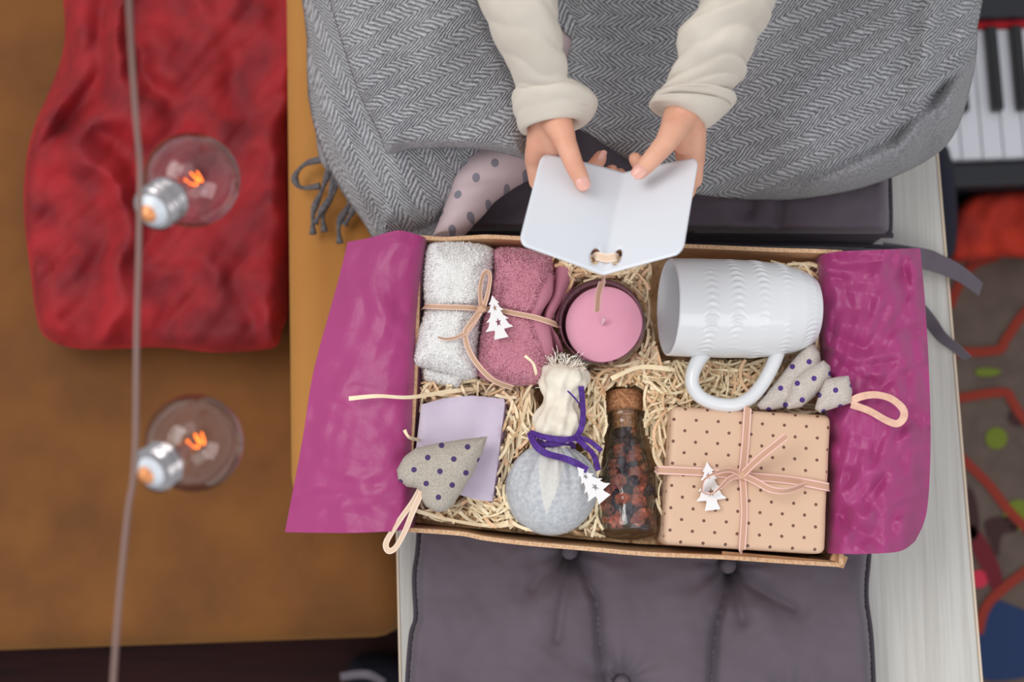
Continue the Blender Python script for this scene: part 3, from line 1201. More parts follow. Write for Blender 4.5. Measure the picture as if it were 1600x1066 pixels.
# pyjama trousers: seat and both legs under the blanket
bm = bmesh.new()
for s in (-1, 1):
    kn = Vector((.10 + s * .17, .43, .605))
    capsule(bm, Vector((.08 + s * .06, .64, .615)), kn, .060, .038)
    capsule(bm, kn, Vector((.10 - s * .02, .36, .60)), .038, .028)
link('pyjama_trousers', bm, M['pyjama_obj'], pb, mods=[('REMESH', dict(mode='VOXEL', voxel_size=.004, use_smooth_shade=True)), ('SMOOTH', dict(factor=.5, iterations=6))])
# pyjama leg in front
bm = bmesh.new()
loft(bm, [(770, 200, 900, 260, .635, .032), (735, 240, 850, 268, .63, .030), (712, 275, 800, 294, .628, .026), (701, 305, 776, 312, .62, .022), (690, 335, 750, 341, .612, .020), (678, 366, 728, 364, .606, .018), (675, 372, 722, 372, .603, .015)],
     40, 8, wrinkle(4, .03))
uvl = bm.loops.layers.uv.verify()
for f in bm.faces:
    for l in f.loops:
        l[uvl].uv = (l.vert.co.x * 100, l.vert.co.y * 100)
link('pyjama_leg', bm, M['pyjama'], pb)

# ================================================================== GREY BLANKET
bm = bmesh.new()
uvl = bm.loops.layers.uv.verify()


def rot(a, x, y):
    return (x * math.cos(a) - y * math.sin(a), x * math.sin(a) + y * math.cos(a))


def uvB(x, y):                            # bands rise to the right
    v = y + .52 * x + 10 * nz(x, y, .006)
    u = x
    return (u / 22., v / 22. / 1.02)


def uvA(x, y):
    v = x + .42 * (300 - y) * -1 * -.9 + 8 * nz(x, y, .008)
    return (y / 22., (x - .45 * y) / 22. + .3 * nz(x, y, .008))


def uvC(x, y):
    s0, s1 = -.12, .52
    k = (x - 980) / 160.0
    g = s0 * (x - 980) + (s1 - s0) * 60 * math.log(1 + math.exp(min(30, (x - 1080) / 60.0)))
    return (x / 22., (y + g + 6 * nz(x, y, .008)) / 22.)


def zA(x, y, d):
    z = .662 - .13 * math.exp(-d / 26.0) * (1 if x < 600 else .35)
    z -= .035 * max(0, (y - 230) / 140.0)
    z += .009 * math.sin((x - .35 * y) * .06) * math.exp(-((x - 545) / 60.0) ** 2)
    return z + .006 * nz(x, y, .012, 2)


def zB(x, y, d):
    z = .712 - .022 * math.exp(-d / 9.0)
    z -= .00012 * max(0, y - 120) + .0001 * max(0, 600 - x)
    z -= .016 * math.exp(-((x - 640) / 30) ** 2) * max(0, (y - 180) / 60.)
    z += .006 * math.sin((y + .3 * x) * .03)
    return z + .006 * nz(x, y, .014, 7)


def zC(x, y, d):
    lap = .655 + .052 * math.exp(-((x - 1330) / 190.0) ** 2 - ((y - 90) / 150.0) ** 2)
    kb_ = max(0.0, min(1.0, (x - 1030) / 170.0))
    edge = kb_ * .075 * math.exp(-d / 24.0) + (1 - kb_) * .008 * math.exp(-d / 8.0)
    z = lap - edge
    # roll of the hem and the crease above it
    yc = 300 - (x - 1080) * .10 - max(0, x - 1250) * .38 - max(0, x - 1400) * .55
    z -= .019 * math.exp(-((y - yc) / 16.0) ** 2) * max(0, min(1, (x - 1100) / 160.0))
    # folds at the far right
    if x > 1380:
        z += .008 * math.sin(x * .10 + y * .02) * min(1, (x - 1380) / 60.)
    z += .010 * math.sin((x - .6 * y) * .018) + .005 * nz(x, y, .013, 11)
    z += .010 * math.exp(-((x - 985 - (y - 100) * .3) / 40.) ** 2) - .035 * max(0, min(1, (960 - x) / 90.)) * .5
    return z


sheet(bm, [(478, -240), (479, 60), (482, 150), (497, 220), (528, 290), (566, 345), (590, 374), (640, 372), (688, 352), (728, 318), (765, 280), (800, 262), (835, 246), (840, 100), (840, -240)], zA, 5, uvA)
sheet(bm, [(500, -240), (508, -40), (532, 60), (562, 150), (590, 205), (606, 240), (640, 234), (700, 231), (760, 235), (812, 247), (824, 252), (823, 200), (815, 150), (792, 95), (762, 35), (738, -40), (735, -240)], zB, 4, uvB, mi=lambda x, y: int(y > 219 - .0003 * (x - 700) ** 2 * -1 + .04 * abs(x - 700) and x > 596))
sheet(bm, [(897, -240), (898, -20), (893, 60), (882, 110), (884, 185), (925, 214), (985, 252), (1040, 284), (1084, 303), (1180, 313), (1260, 310), (1350, 293), (1440, 256), (1490, 212), (1518, 130), (1528, 40), (1526, -240)], zC, 4, uvC, mi=lambda x, y: int(x > 1120 and y > 300 - (x - 1080) * .10 - max(0, x - 1250) * .38 - max(0, x - 1400) * .55 + 4 + max(0, 1200 - x) * .3))
# inner layers seen below the hems
sheet(bm, [(600, 376), (650, 376), (688, 372), (702, 330), (716, 290), (750, 262), (830, 250), (836, 200), (700, 200), (600, 330)], lambda x, y, d: .625 - .03 * max(0, (y - 250) / 120.), 7, uvB, mi=1)
sheet(bm, [(865, -240), (862, -20), (868, 30), (900, 60), (915, 60), (915, -240)], lambda x, y, d: .64 + .003 * nz(x, y, .05), 7, uvA)
# hanging lower layer at the left, over the sofa arm
sheet(bm, [(484, 130), (492, 200), (500, 250), (520, 272), (556, 290), (590, 345), (612, 372), (640, 340), (560, 150)], lambda x, y, d: .515 + .018 * math.sin(x * .09) - .02 * math.exp(-d / 12.), 6, uvA, mi=1)
bl = link('blanket', bm, [M['knit'], M['knit_back']], mods=[SOL(.0035, -1)])
tag(bl, 'grey herringbone knitted blanket with fringe draped over the lap', 'blanket')
for pth in ([(510, 248, .50), (478, 256, .488), (461, 276, .484), (470, 293, .484), (500, 291, .486)],
            [(516, 260, .50), (503, 298, .487), (490, 330, .484), (489, 366, .484)],
            [(524, 268, .50), (514, 310, .49), (501, 332, .488), (492, 350, .487)],
            [(530, 270, .50), (522, 300, .492), (505, 330, .486), (507, 362, .484)],
            [(543, 278, .50), (545, 318, .488), (530, 348, .484), (531, 380, .484)],
            [(550, 282, .50), (556, 312, .488), (548, 335, .486), (538, 352, .484)],
            [(575, 330, .50), (578, 352, .488), (584, 376, .484)]):
    b2 = bmesh.new()
    tube(b2, pix(pth, 8), lambda t: .0024 + .0008 * math.sin(t * 14), 8)
    link('tassel', b2, M['yarn'], bl)
# ================================================================== THE BOX
ZR = .63
bxt = thing('cardboard_box', P(980, 620, .552), 'open kraft cardboard gift box on the dark cushion full of wood shavings and gifts', 'box')
back = [(655, 371), (700, 373), (760, 370), (830, 373), (900, 377), (1060, 384), (1200, 390), (1316, 394)]
front = [(632, 828), (718, 834), (760, 842), (829, 850), (920, 858), (1010, 866), (1128, 871), (1230, 878), (1314, 883)]


def wall(top, zt, dz, shift=(0, 0), th=.003, zb=.553):
    """a wall from its top line; foot directly below plus shift"""
    bm = bmesh.new()
    T = [P(x, y, zt) for x, y in top]
    T = cr(T, 5)
    rows = []
    n = len(T)
    for i, p in enumerate(T):
        a = T[max(0, i - 1)]; b = T[min(n - 1, i + 1)]
        t_ = (b - a); t_.z = 0; t_.normalize()
        nn = Vector((-t_.y, t_.x, 0)) * th / 2
        foot = Vector((p.x + shift[0], p.y + shift[1], zb))
        mid = (p + foot) / 2 + Vector((0, 0, 0))
        q = p + Vector((0, 0, .0012 * nz(i * .35, 0)))
        rows.append([q - nn, mid - nn, foot - nn, foot + nn, mid + nn, q + nn])
    rings(bm, rows, True)
    for f in bm.faces:
        if abs(f.normal.z) > .9:
            pass
    bmesh.ops.recalc_face_normals(bm, faces=bm.faces)
    for f in bm.faces:
        if f.normal.z > .8:
            f.material_index = 1
    return bm


CB = [M['cardboard'], M['cardboard_edge']]
link('back_wall', wall(back, ZR, 0), CB, bxt, False)
link('front_wall', wall(front, ZR - .004, 0, (0, .0075)), CB, bxt, False)
link('side_wall', wall([(655, 371), (648, 600), (634, 828)], ZR - .002, 0), CB, bxt, False)
link('side_wall', wall([(1316, 394), (1318, 600), (1314, 883)], ZR - .002, 0), CB, bxt, False)
bm = bmesh.new()
q = [P(*c, ZR) for c in ((655, 371), (1316, 394), (1314, 880), (634, 826))]
prism(bm, [(p.x, p.y) for p in q][::-1], .5525, .556)
link('bottom', bm, M['cardboard'], bxt, False)
# loose outer ply of the front edge
bm = bmesh.new()
strip(bm, pix([(1128, 866, .622), (1200, 872, .621), (1300, 881, .62), (1319, 884, .62)], 6), .004, th=.001)
link('loose_ply', bm, M['cardboard'], bxt, False)
bm = bmesh.new()
strip(bm, pix([(1300, 868, .624), (1321, 878, .62)], 4), .007, th=.002)
link('corner_flap', bm, M['cardboard'], bxt, False)


# ---- tissue paper, one sheet each side
def ridge(x, y, s, seed):
    v = noise.noise(Vector((x * s, y * s, seed)))
    return 1 - min(1, abs(v) * 3.2)


def paper(lines, amp, seed, label, nacross=70, nalong=150):
    """lines: list of polylines (px,py,z) from inside of the box to the outer edge, equally parameterised"""
    ln = [cr([Vector(p) for p in L], 40) for L in lines]
    ln = [[L[int(round(i * (len(L) - 1) / nalong))] for i in range(nalong + 1)] for L in ln]
    wr_ = random.Random(seed)
    waves = [(wr_.uniform(0, PI), wr_.uniform(.008, .014) * (1 + .25 * q_), wr_.uniform(0, 1), 1.6 / (1 + .28 * q_)) for q_ in range(9)]
    R = []
    for i in range(nalong + 1):
        col = cr([L[i] for L in ln], 20)
        col = [col[int(round(j * (len(col) - 1) / nacross))] for j in range(nacross + 1)]
        row = []
        for j, p in enumerate(col):
            e = min(1, j / 14.0)
            fx, fy = p.x, p.y
            wx = fx + 14 * nz(fx, fy, .02, seed + 5); wy = fy + 14 * nz(fx, fy, .02, seed + 8)
            h = 0.0
            for q_, (an, fr_, ph_, am) in enumerate(waves):
                c_ = (fx * math.cos(an) + fy * math.sin(an)) * fr_ + ph_ + 1.1 * nz(fx, fy, .009, seed + q_)
                tri = abs((c_ % 1.0) - .5) * 2
                mk = max(0.0, min(1.0, .5 + 1.5 * nz(fx, fy, .011, seed * 2 + q_ * 3)))
                h += am * (tri - .5) * mk
            h += .5 * nz(fx, fy, .01, seed + 1)
            row.append(P(fx, fy, p.z + amp * h * e))
        R.append(row)
    bm = bmesh.new()
    rings(bm, R, False, False)
    bmesh.ops.recalc_face_normals(bm, faces=bm.faces)
    o = link('tissue_paper', bm, M['tissue'], mods=[SOL(.0003), SUB(1)])
    tag(o, label, 'tissue paper')


paper([[(672, 376, .605), (664, 480, .60), (662, 600, .598), (655, 720, .597), (648, 825, .60)],
       [(664, 371, .632), (650, 480, .63), (646, 600, .628), (642, 720, .628), (640, 826, .630)],
       [(650, 366, .640), (634, 480, .640), (626, 600, .640), (622, 720, .640), (618, 830, .640)],
       [(620, 360, .640), (600, 470, .644), (580, 600, .640), (570, 715, .640), (560, 833, .636)],
       [(580, 371, .632), (560, 455, .636), (530, 590, .632), (515, 700, .630), (500, 833, .622)],
       [(543, 378, .622), (528, 440, .624), (490, 580, .620), (472, 690, .618), (445, 832, .606)]],
      .0012, 3, 'magenta tissue paper hanging over the left end of the box')
paper([[(1272, 404, .600), (1278, 500, .60), (1284, 600, .598), (1290, 730, .597), (1290, 862, .60)],
       [(1284, 398, .630), (1288, 500, .628), (1294, 600, .628), (1300, 730, .628), (1296, 865, .628)],
       [(1310, 393, .641), (1318, 500, .641), (1324, 600, .641), (1326, 730, .641), (1322, 866, .640)],
       [(1355, 391, .644), (1362, 500, .646), (1368, 600, .644), (1372, 730, .646), (1350, 866, .642)],
       [(1400, 389, .640), (1410, 490, .642), (1418, 600, .640), (1422, 700, .640), (1405, 862, .634)],
       [(1438, 388, .628), (1446, 480, .63), (1452, 590, .628), (1454, 700, .626), (1448, 800, .618), (1430, 846, .616)]],
      .0050, 17, 'magenta crinkled tissue paper hanging over the right end of the box')

# ---- wood shavings
bm = bmesh.new()
rnd = random.Random(5)
BOXP = [(662, 392), (1290, 410), (1292, 852), (900, 840), (650, 812)]
BP = np.array(BOXP, float)
FOOT = [[(670, 390), (760, 385), (860, 395), (860, 600), (745, 590), (655, 580)], disc(940, 505, 71), disc(862, 762, 68), [(845, 560), (905, 560), (905, 700), (835, 700)],
        [(946, 605), (1004, 605), (1004, 660), (1022, 720), (1026, 835), (944, 835), (940, 720), (950, 660)],
        [(1018, 400), (1150, 400), (1276, 435), (1278, 530), (1190, 560), (1030, 562), (1016, 480)], [(1045, 640), (1298, 650), (1288, 862), (1034, 846)],
        [(660, 632), (786, 622), (768, 782), (650, 750)], disc(690, 740, 48), [(1190, 630), (1262, 545), (1325, 600), (1325, 628)]]
# filler sheet in shaving colour, added to lighten the deep gaps between strands
sheet(bm, [(650, 388), (980, 386), (1304, 404), (1304, 866), (1000, 850), (900, 842), (640, 816)], lambda x, y, d: .589 + .006 * nz(x, y, .05, 3) + .004 * nz(x, y, .15, 6), 6, smooth=False, mi=1)
n = 0
while n < 4200:
    x = rnd.uniform(655, 1298); y = rnd.uniform(388, 860)
    if not inside(np.array([[x, y]]), BOXP)[0]:
        continue
    lay = rnd.random()
    z = .586 + .038 * lay ** 1.1 if lay > .06 else .58
    L = rnd.uniform(20, 62)
    a = rnd.uniform(0, 2 * PI)
    if 780 < x < 850 and 600 < y < 780:
        a = rnd.gauss(PI / 2, .5)
    k = rnd.uniform(-.035, .035)
    pts = []
    px, py = x, y
    dz = rnd.uniform(-.004, .004)
    ok = True
    for s in range(7):
        pts.append((px, py, z + .0022 * math.sin(s * .8 + n) + dz * (s / 6)))
        px += math.cos(a) * L / 6; py += math.sin(a) * L / 6
        a += k * L / 6
    arr = np.array([(p[0], p[1]) for p in pts])
    if not inside(arr, BOXP).all():
        continue
    if z > .584 and any(inside(arr, fp).any() for fp in FOOT):
        continue
    tw0 = rnd.uniform(-.5, .5); tw1 = rnd.uniform(-.9, .9)
    strip(bm, [P(*p) for p in pts], rnd.uniform(.0011, .0025), twist=lambda t: tw0 + tw1 * t, th=.0002, mi=rnd.choice((0, 0, 0, 0, 0, 1, 2)))
    n += 1
# a few long loose strands the photo shows clearly
for pth, wd in (([(545, 623, .65), (590, 619, .652), (640, 621, .648), (700, 612, .628), (760, 606, .61)], .0030),
                ([(632, 672, .645), (640, 684, .645), (660, 688, .62)], .0025),
                ([(820, 556, .66), (833, 568, .662), (838, 586, .66)], .002),
                ([(955, 592, .632), (1000, 574, .634), (1055, 578, .632)], .0035),
                ([(1268, 430, .62), (1280, 470, .63), (1278, 520, .625), (1272, 560, .615)], .002),
                ([(1240, 430, .625), (1256, 414, .635), (1270, 440, .63), (1281, 490, .622)], .0018),
                ([(936, 545, .62), (960, 572, .625), (1010, 560, .622)], .002),
                ([(640, 795, .62), (700, 812, .622), (770, 822, .62), (820, 815, .615)], .003),
                ([(735, 775, .62), (780, 790, .622), (800, 812, .62)], .003),
                ([(810, 700, .62), (818, 650, .625), (826, 612, .62)], .0028)):
    strip(bm, pix(pth, 6), wd, twist=lambda t: .8 * math.sin(4 * t), th=.0002)
tag(link('wood_shavings', bm, [M['straw'], M['straw2'], M['straw3']], smooth=False, kind='stuff'), 'curly pale wood shavings filling the cardboard box', 'wood shavings')

# ================================================================== GIFTS
def pile(bm, count, ln=.0014, wd=.00042, zmin=.60):
    fs = [f for f in bm.faces if f.normal.z > -.1 and f.calc_center_median().z > zmin]
    bm.normal_update()
    rn = random.Random(len(fs))
    for _ in range(count):
        f = rn.choice(fs)
        c = f.calc_center_median() + Vector((rn.uniform(-1, 1), rn.uniform(-1, 1), 0)) * .0006
        n_ = f.normal
        d = (n_ + Vector((rn.uniform(-1, 1), rn.uniform(-1, 1), rn.uniform(-1, 1))) * .75).normalized()
        d = (n_ * .45 + d.cross(n_).normalized() * 1.0).normalized()
        s_ = (n_ + Vector((rn.uniform(-1, 1), rn.uniform(-1, 1), 0)) * .3).cross(d).normalized() * wd
        l_ = ln * rn.uniform(.6, 1.3)
        q = [bm.verts.new(c - s_ - n_ * .0003), bm.verts.new(c + s_ - n_ * .0003), bm.verts.new(c + d * l_ * .7 + s_ * 1.1), bm.verts.new(c + d * l_), bm.verts.new(c + d * l_ * .7 - s_ * 1.1)]
        ff = bm.faces.new(q)
        ff.material_index = 1
        if ff.calc_center_median() and (q[1].co - q[0].co).cross(q[3].co - q[0].co).dot(n_) < 0:
            ff.normal_flip()


# ---- towels
def tz(seed, a=.0022):
    return lambda x, y: a * nz(x, y, .05, seed) + .0005 * nz(x, y, .12, seed + 2) + .0005 * (((x * 12.9898 + y * 78.233) * 43.758) % 1.0 - .5)


def cyl_x(cx, hw, amp):
    return lambda x, y: amp * math.sqrt(max(0, 1 - min(1, ((x - cx) / hw) ** 2)))


t = thing('towel', P(705, 490, .575), 'rolled white terry towel at the left beside the pink towel', 'towel')
bm = bmesh.new()
waist = lambda x, y: -.007 * math.exp(-((y - 481) / 9.) ** 2)
puff(bm, [(667, 384), (700, 375), (740, 378), (772, 391), (771, 430), (764, 478), (753, 500), (749, 540), (747, 585), (728, 592), (690, 584), (660, 576), (644, 568), (650, 525), (662, 486), (660, 440)],
     .612, .040, .035, 42, 2.6, nz=lambda x, y: tz(1)(x, y) + waist(x, y))
bm.normal_update(); pile(bm, 15000)
link('roll', bm, [M['terry_white'], M['loops_white']], t, sharp=180)
bm = bmesh.new()
puff(bm, [(662, 572), (700, 575), (740, 580), (742, 592), (722, 598), (716, 608), (690, 603), (664, 597), (660, 585)], .608, .020, .03, 16, 2.6, nz=tz(6))
bm.normal_update(); pile(bm, 3500, zmin=.595)
link('inner_end', bm, [M['terry_white'], M['loops_white']], t, sharp=180)

t = thing('towel', P(815, 495, .575), 'rolled pink terry towel between the white towel and the candle', 'towel')
bm = bmesh.new()
puff(bm, [(770, 392), (800, 386), (835, 391), (862, 402), (866, 440), (860, 470), (854, 500), (862, 540), (864, 575), (845, 600), (800, 604), (768, 598), (743, 582), (745, 540), (753, 500), (763, 470), (768, 430)],
     .610, .040, .033, 40, 2.6, nz=lambda x, y: tz(11)(x, y) - .005 * math.exp(-((y - 481 - (x - 760) * .17) / 8.) ** 2))
bm.normal_update(); pile(bm, 15000)
link('roll', bm, [M['terry_pink'], M['loops_pink']], t, sharp=180)
for rows in ([(848, 424, 866, 432, .632, .006), (838, 455, 862, 462, .638, .007), (828, 484, 845, 494, .641, .006), (826, 508, 858, 506, .641, .006), (832, 545, 864, 540, .636, .007), (838, 582, 868, 568, .628, .006)],
             [(868, 417, 894, 424, .618, .008), (862, 455, 882, 462, .626, .008), (850, 494, 862, 503, .634, .006), (858, 520, 874, 530, .628, .006), (866, 548, 882, 552, .618, .005)],
             [(888, 424, 902, 434, .608, .006), (880, 455, 890, 462, .612, .006), (866, 500, 872, 505, .62, .005)]):
    bm = bmesh.new()
    loft(bm, rows, 20, 6, wrinkle(1, .06))
    link('ribbed_hem', bm, M['rib_pink'], t)

# ribbon round the towels
t = thing('ribbon', P(755, 484, .64), 'tan woven ribbon tied in a bow round the white and pink towels', 'ribbon')
bm = bmesh.new()
strip(bm, pix([(660, 482, .615), (664, 479, .634), (675, 479, .645), (700, 480, .6495), (730, 481, .6505), (752, 483, .6475)], 8), .0038)
strip(bm, pix([(752, 483, .6475), (775, 484, .6475), (805, 490, .6505), (835, 496, .6515), (858, 503, .650), (870, 508, .640), (874, 510, .62)], 8), .0038)
link('band', bm, M['ribbon'], t)
bm = bmesh.new()
strip(bm, pix([(752, 481, .652), (750, 455, .658), (754, 432, .663), (761, 424, .664), (766, 432, .663), (763, 455, .658), (756, 480, .653)], 8), .0032, twist=lambda t: .9 * math.sin(t * PI))
link('loop', bm, M['ribbon'], t)
bm = bmesh.new()
strip(bm, pix([(753, 484, .652), (742, 502, .656), (730, 518, .657), (712, 528, .657), (695, 530, .656), (684, 527, .656)], 8), .0034, twist=lambda t: 1.2 * t)
link('tail', bm, M['ribbon'], t)
bm = bmesh.new()
strip(bm, pix([(750, 486, .653), (735, 506, .657), (727, 520, .657), (732, 545, .658), (748, 572, .658), (772, 595, .653), (801, 606, .642)], 8), .0038, twist=lambda t: .5 * t)
link('tail', bm, M['ribbon'], t)
bm = bmesh.new()
ball(bm, P(753, 483, .6535), .0030, 2, (1.2, 1, .7))
link('knot', bm, M['knot'], t)

# ---- wooden fir trees with two star holes
TREE = [(0, 1.0), (.11, .86), (.22, .78), (.14, .77), (.21, .66), (.33, .58), (.20, .57), (.28, .44), (.47, .33), (.33, .33), (.42, .20), (.58, .10), (.20, .09), (.20, .04), (.30, -.14)]
TREE = TREE + [(-x, y) for x, y in TREE[::-1] if x > 0]


def star(cx, cy, r):
    return [(cx + (r if k % 2 == 0 else r * .42) * math.sin(k * PI / 5), cy + (r if k % 2 == 0 else r * .42) * math.cos(k * PI / 5)) for k in range(10)]


def wood_tree(tip, base, z, label, zt=None, width=1.0):
    """tip, base in pixels"""
    A = P(*base, z); B = P(*tip, zt if zt else z)
    up = (B - A) / 1.12
    side = up.cross(Vector((0, 0, 1))).normalized() * up.length * width
    nn = side.cross(up).normalized() * .0018
    V, T, D = fill_shape(TREE, .05, holes=[star(.0, .66, .10), star(.02, .28, .13)], smooth=False)
    bm = bmesh.new()
    o_ = A + up * .12
    low = [bm.verts.new(o_ + side * x + up * y) for x, y in V]
    hi = [bm.verts.new(o_ + side * x + up * y + nn) for x, y in V]
    from collections import Counter
    cnt = {}
    for q in T:
        bm.faces.new([hi[k] for k in q]); bm.faces.new([low[k] for k in q[::-1]])
        for a, b in ((q[0], q[1]), (q[1], q[2]), (q[2], q[0])):
            cnt[(a, b)] = 1
    for a, b in cnt:
        if (b, a) not in cnt:
            bm.faces.new((low[a], low[b], hi[b], hi[a]))
    bmesh.ops.recalc_face_normals(bm, faces=bm.faces)
    tag(link('wooden_tree', bm, M['painted_wood'], smooth=False), label, 'ornament', 'white wooden fir tree ornaments')


wood_tree((769, 462), (783, 528), .6555, 'white wooden fir tree tied on the pink towel', width=.62)
wood_tree((902, 730), (944, 780), .655, 'white wooden fir tree hanging between the cloth pouch and the bottle', width=.68)
wood_tree((1104, 722), (1113, 796), .6465, 'white wooden fir tree under the bow of the dotted present', width=.62)

# ---- candle
ca = Vector((-.13, .0, 1)).normalized()
c0 = P(939, 502, .644) - ca * .058
t = thing('candle', c0, 'pink wax candle in a clear round glass beside the mug', 'candle')
bm = bmesh.new()
R = .0308
lathe(bm, [(0, .001), (0, R * .9), (.004, R), (.058, R), (.0592, R - .0007), (.058, R - .0016), (.008, R - .0020), (.006, .001)], c0, ca, 72)
link('glass_jar', bm, M['glass_smoke'], t)
bm = bmesh.new()
lathe(bm, [(.0065, .001), (.0065, R - .0028), (.044, R - .0028), (.0450, R - .0034), (.0450, .001)], c0 + Vector((.0012, 0, 0)), ca, 72)
link('wax', bm, M['wax'], t)
bm = bmesh.new()
wp = c0 + ca * .0448
tube(bm, cr([wp, wp + ca * .004 + Vector((.0006, .0006, 0)), wp + ca * .0075 + Vector((.0022, .0035, 0))], 5), .0011, 8)
link('wick', bm, mat('pale_wick', (236, 196, 204), .8), t)

# ---- mug
rimc = P(1045, 480, .648); endc = P(1268, 486, .634)
ax = (endc - rimc)
ML = ax.length
ax.normalize()
t = thing('mug', (rimc + endc) / 2 - Vector((0, 0, .036)), 'white ceramic mug with wavy relief lying on its side in the box', 'mug')


def mr(a):                                  # outer radius along the axis (a from the rim)
    k = a / ML
    pts = [(0, .0346), (.15, .0350), (.4, .0352), (.6, .0347), (.75, .0333), (.87, .0305), (.95, .0272), (1.0, .0240)]
    for (x0, r0), (x1, r1) in zip(pts, pts[1:]):
        if k <= x1:
            u = (k - x0) / (x1 - x0)
            return r0 + (r1 - r0) * u
    return pts[-1][1]


def relief(a, th, r):
    if a < .012 or a > ML - .002:
        return r
    colw = .0188
    ph = (a - .013) / colw
    m = .5 - .5 * math.cos(2 * PI * ph)
    circ = th * .035
    s = math.sin(2 * PI * (circ / .0050 + .85 * (.5 - .5 * math.cos(2 * PI * ph))))
    vis = .55 + .45 * math.sin(th * 2 + ph * 1.3)
    return r + .0005 * s * (m ** 2) * vis


prof = [(a * ML / 150, mr(a * ML / 150)) for a in range(151)]
bm = bmesh.new()
inner = [(ML - .004, .0005), (ML - .004, .020)] + [(a, mr(a) - .0032) for a in [ML * k / 16 for k in range(14, 0, -1)]] + [(.0008, mr(0) - .0024), (-.0006, mr(0) - .0014), (-.0004, mr(0) - .0003)]
outer = prof + [(ML + .0008, .0225), (ML + .0005, .021), (ML - .001, .0195), (ML - .001, .0005)]
lathe(bm, inner + outer, rimc, ax, 400, disp=lambda a, th, r: relief(a, th, r) if r > .0225 and abs(r - mr(min(max(a, 0), ML))) < 1e-6 else r, cap=False)
link('cup', bm, M['ceramic'], t)
bm = bmesh.new()
hp = pix([(1104, 545, .640), (1092, 562, .642), (1083, 582, .643), (1082, 602, .643), (1094, 620, .643), (1118, 631, .642), (1148, 633, .642), (1172, 622, .641), (1190, 602, .640), (1203, 580, .640), (1212, 560, .639), (1216, 545, .637), (1216, 532, .637)], 8)
tube(bm, hp, lambda t: .0049 + .0016 * (abs(2 * t - 1) ** 5), 20, flat=1.25)
link('handle', bm, M['ceramic'], t)

# ---- dotted present
ZG = .644
t = thing('gift_box', P(1165, 745, .58), 'present wrapped in kraft paper with small brown dots', 'present')
bm = bmesh.new()
gt = [P(*c, ZG) for c in ((1050, 634), (1299, 648), (1289, 866), (1036, 850))]
gcx = sum((p for p in gt), Vector()) / 4
gt = [gcx + (p - gcx) * 1.0 for p in gt]
uvl = bm.loops.layers.uv.verify()
vt = [bm.verts.new(p) for p in gt]
vb = [bm.verts.new((p.x, p.y, .585)) for p in gt]
bm.faces.new(vt[::-1]); bm.faces.new(vb)
for i in range(4):
    bm.faces.new((vt[i], vt[(i + 1) % 4], vb[(i + 1) % 4], vb[i]))
bmesh.ops.recalc_face_normals(bm, faces=bm.faces)
bmesh.ops.bevel(bm, geom=list(bm.edges), offset=.0048, segments=5, profile=.5, affect='EDGES')
bmesh.ops.subdivide_edges(bm, edges=[e for e in bm.edges if e.calc_length() > .02], cuts=24, use_grid_fill=True)
for v in bm.verts:
    if v.co.z > .6:
        pz = v.co * 1.0
        v.co.z += .0009 * nz(pz.x, pz.y, 22, 1) - .0007 * abs(nz(pz.x, pz.y, 40, 5))
    v.co.x += .0006 * nz(v.co.y, v.co.z, 40, 3)
for f in bm.faces:
    nx_, ny_ = abs(f.normal.x), abs(f.normal.y)
    for l in f.loops:
        c = l.vert.co
        if nx_ > .75:
            l[uvl].uv = ((c.z + c.x) * 100, c.y * 100)
        elif ny_ > .75:
            l[uvl].uv = (c.x * 100, (c.z + c.y) * 100)
        else:
            l[uvl].uv = (c.x * 100, c.y * 100)
link('wrapped_box', bm, M['gift_paper'], t, mods=[])

t = thing('ribbon', P(1160, 745, ZG), 'rose ribbon tied crosswise with a bow round the dotted present', 'ribbon')
bm = bmesh.new()
zz = ZG + .0012
strip(bm, pix([(1027, 736, .60), (1028, 735, .636), (1036, 735, zz + .0006), (1100, 738, zz), (1160, 744, zz + .001)], 8), .0058)
strip(bm, pix([(1160, 744, zz + .001), (1230, 750, zz), (1288, 760, zz + .0006), (1294, 762, .636), (1290, 762, .60)], 8), .0058)
link('cross_band', bm, M['ribbon_pink'], t)
bm = bmesh.new()
strip(bm, pix([(1168, 636, .60), (1169, 638, .640), (1168, 643, zz + .0006), (1165, 690, zz), (1160, 742, zz + .0014)], 8), .0056)
strip(bm, pix([(1160, 744, zz + .0014), (1163, 800, zz), (1160, 852, zz + .0006), (1159, 860, .637), (1158, 860, .60)], 8), .0048)
link('long_band', bm, M['ribbon_pink'], t)
bm = bmesh.new()
strip(bm, pix([(1160, 742, zz + .003), (1140, 735, zz + .010), (1118, 740, zz + .016), (1101, 750, zz + .015), (1098, 768, zz + .008), (1112, 772, zz + .008), (1125, 762, zz + .009), (1140, 748, zz + .008), (1160, 741, zz + .003)], 8), .0042, twist=lambda t: 1.3 * math.sin(t * PI) + .2)
link('loop', bm, M['ribbon_pink'], t)
bm = bmesh.new()
strip(bm, pix([(1160, 743, zz + .003), (1180, 752, zz + .011), (1205, 765, zz + .016), (1230, 767, zz + .014), (1257, 758, zz + .004)], 8), .0046, twist=lambda t: .8 * t)
link('tail', bm, M['ribbon_pink'], t)
bm = bmesh.new()
strip(bm, pix([(1160, 742, zz + .004), (1180, 722, zz + .012), (1205, 701, zz + .020), (1229, 682, zz + .026)], 8), .0052, twist=lambda t: -.5)
link('tail', bm, M['ribbon_pink'], t)
bm = bmesh.new()
ball(bm, P(1160, 743, zz + .0035), .0034, 2, (1.1, 1, .7))
link('knot', bm, M['knot'], t)

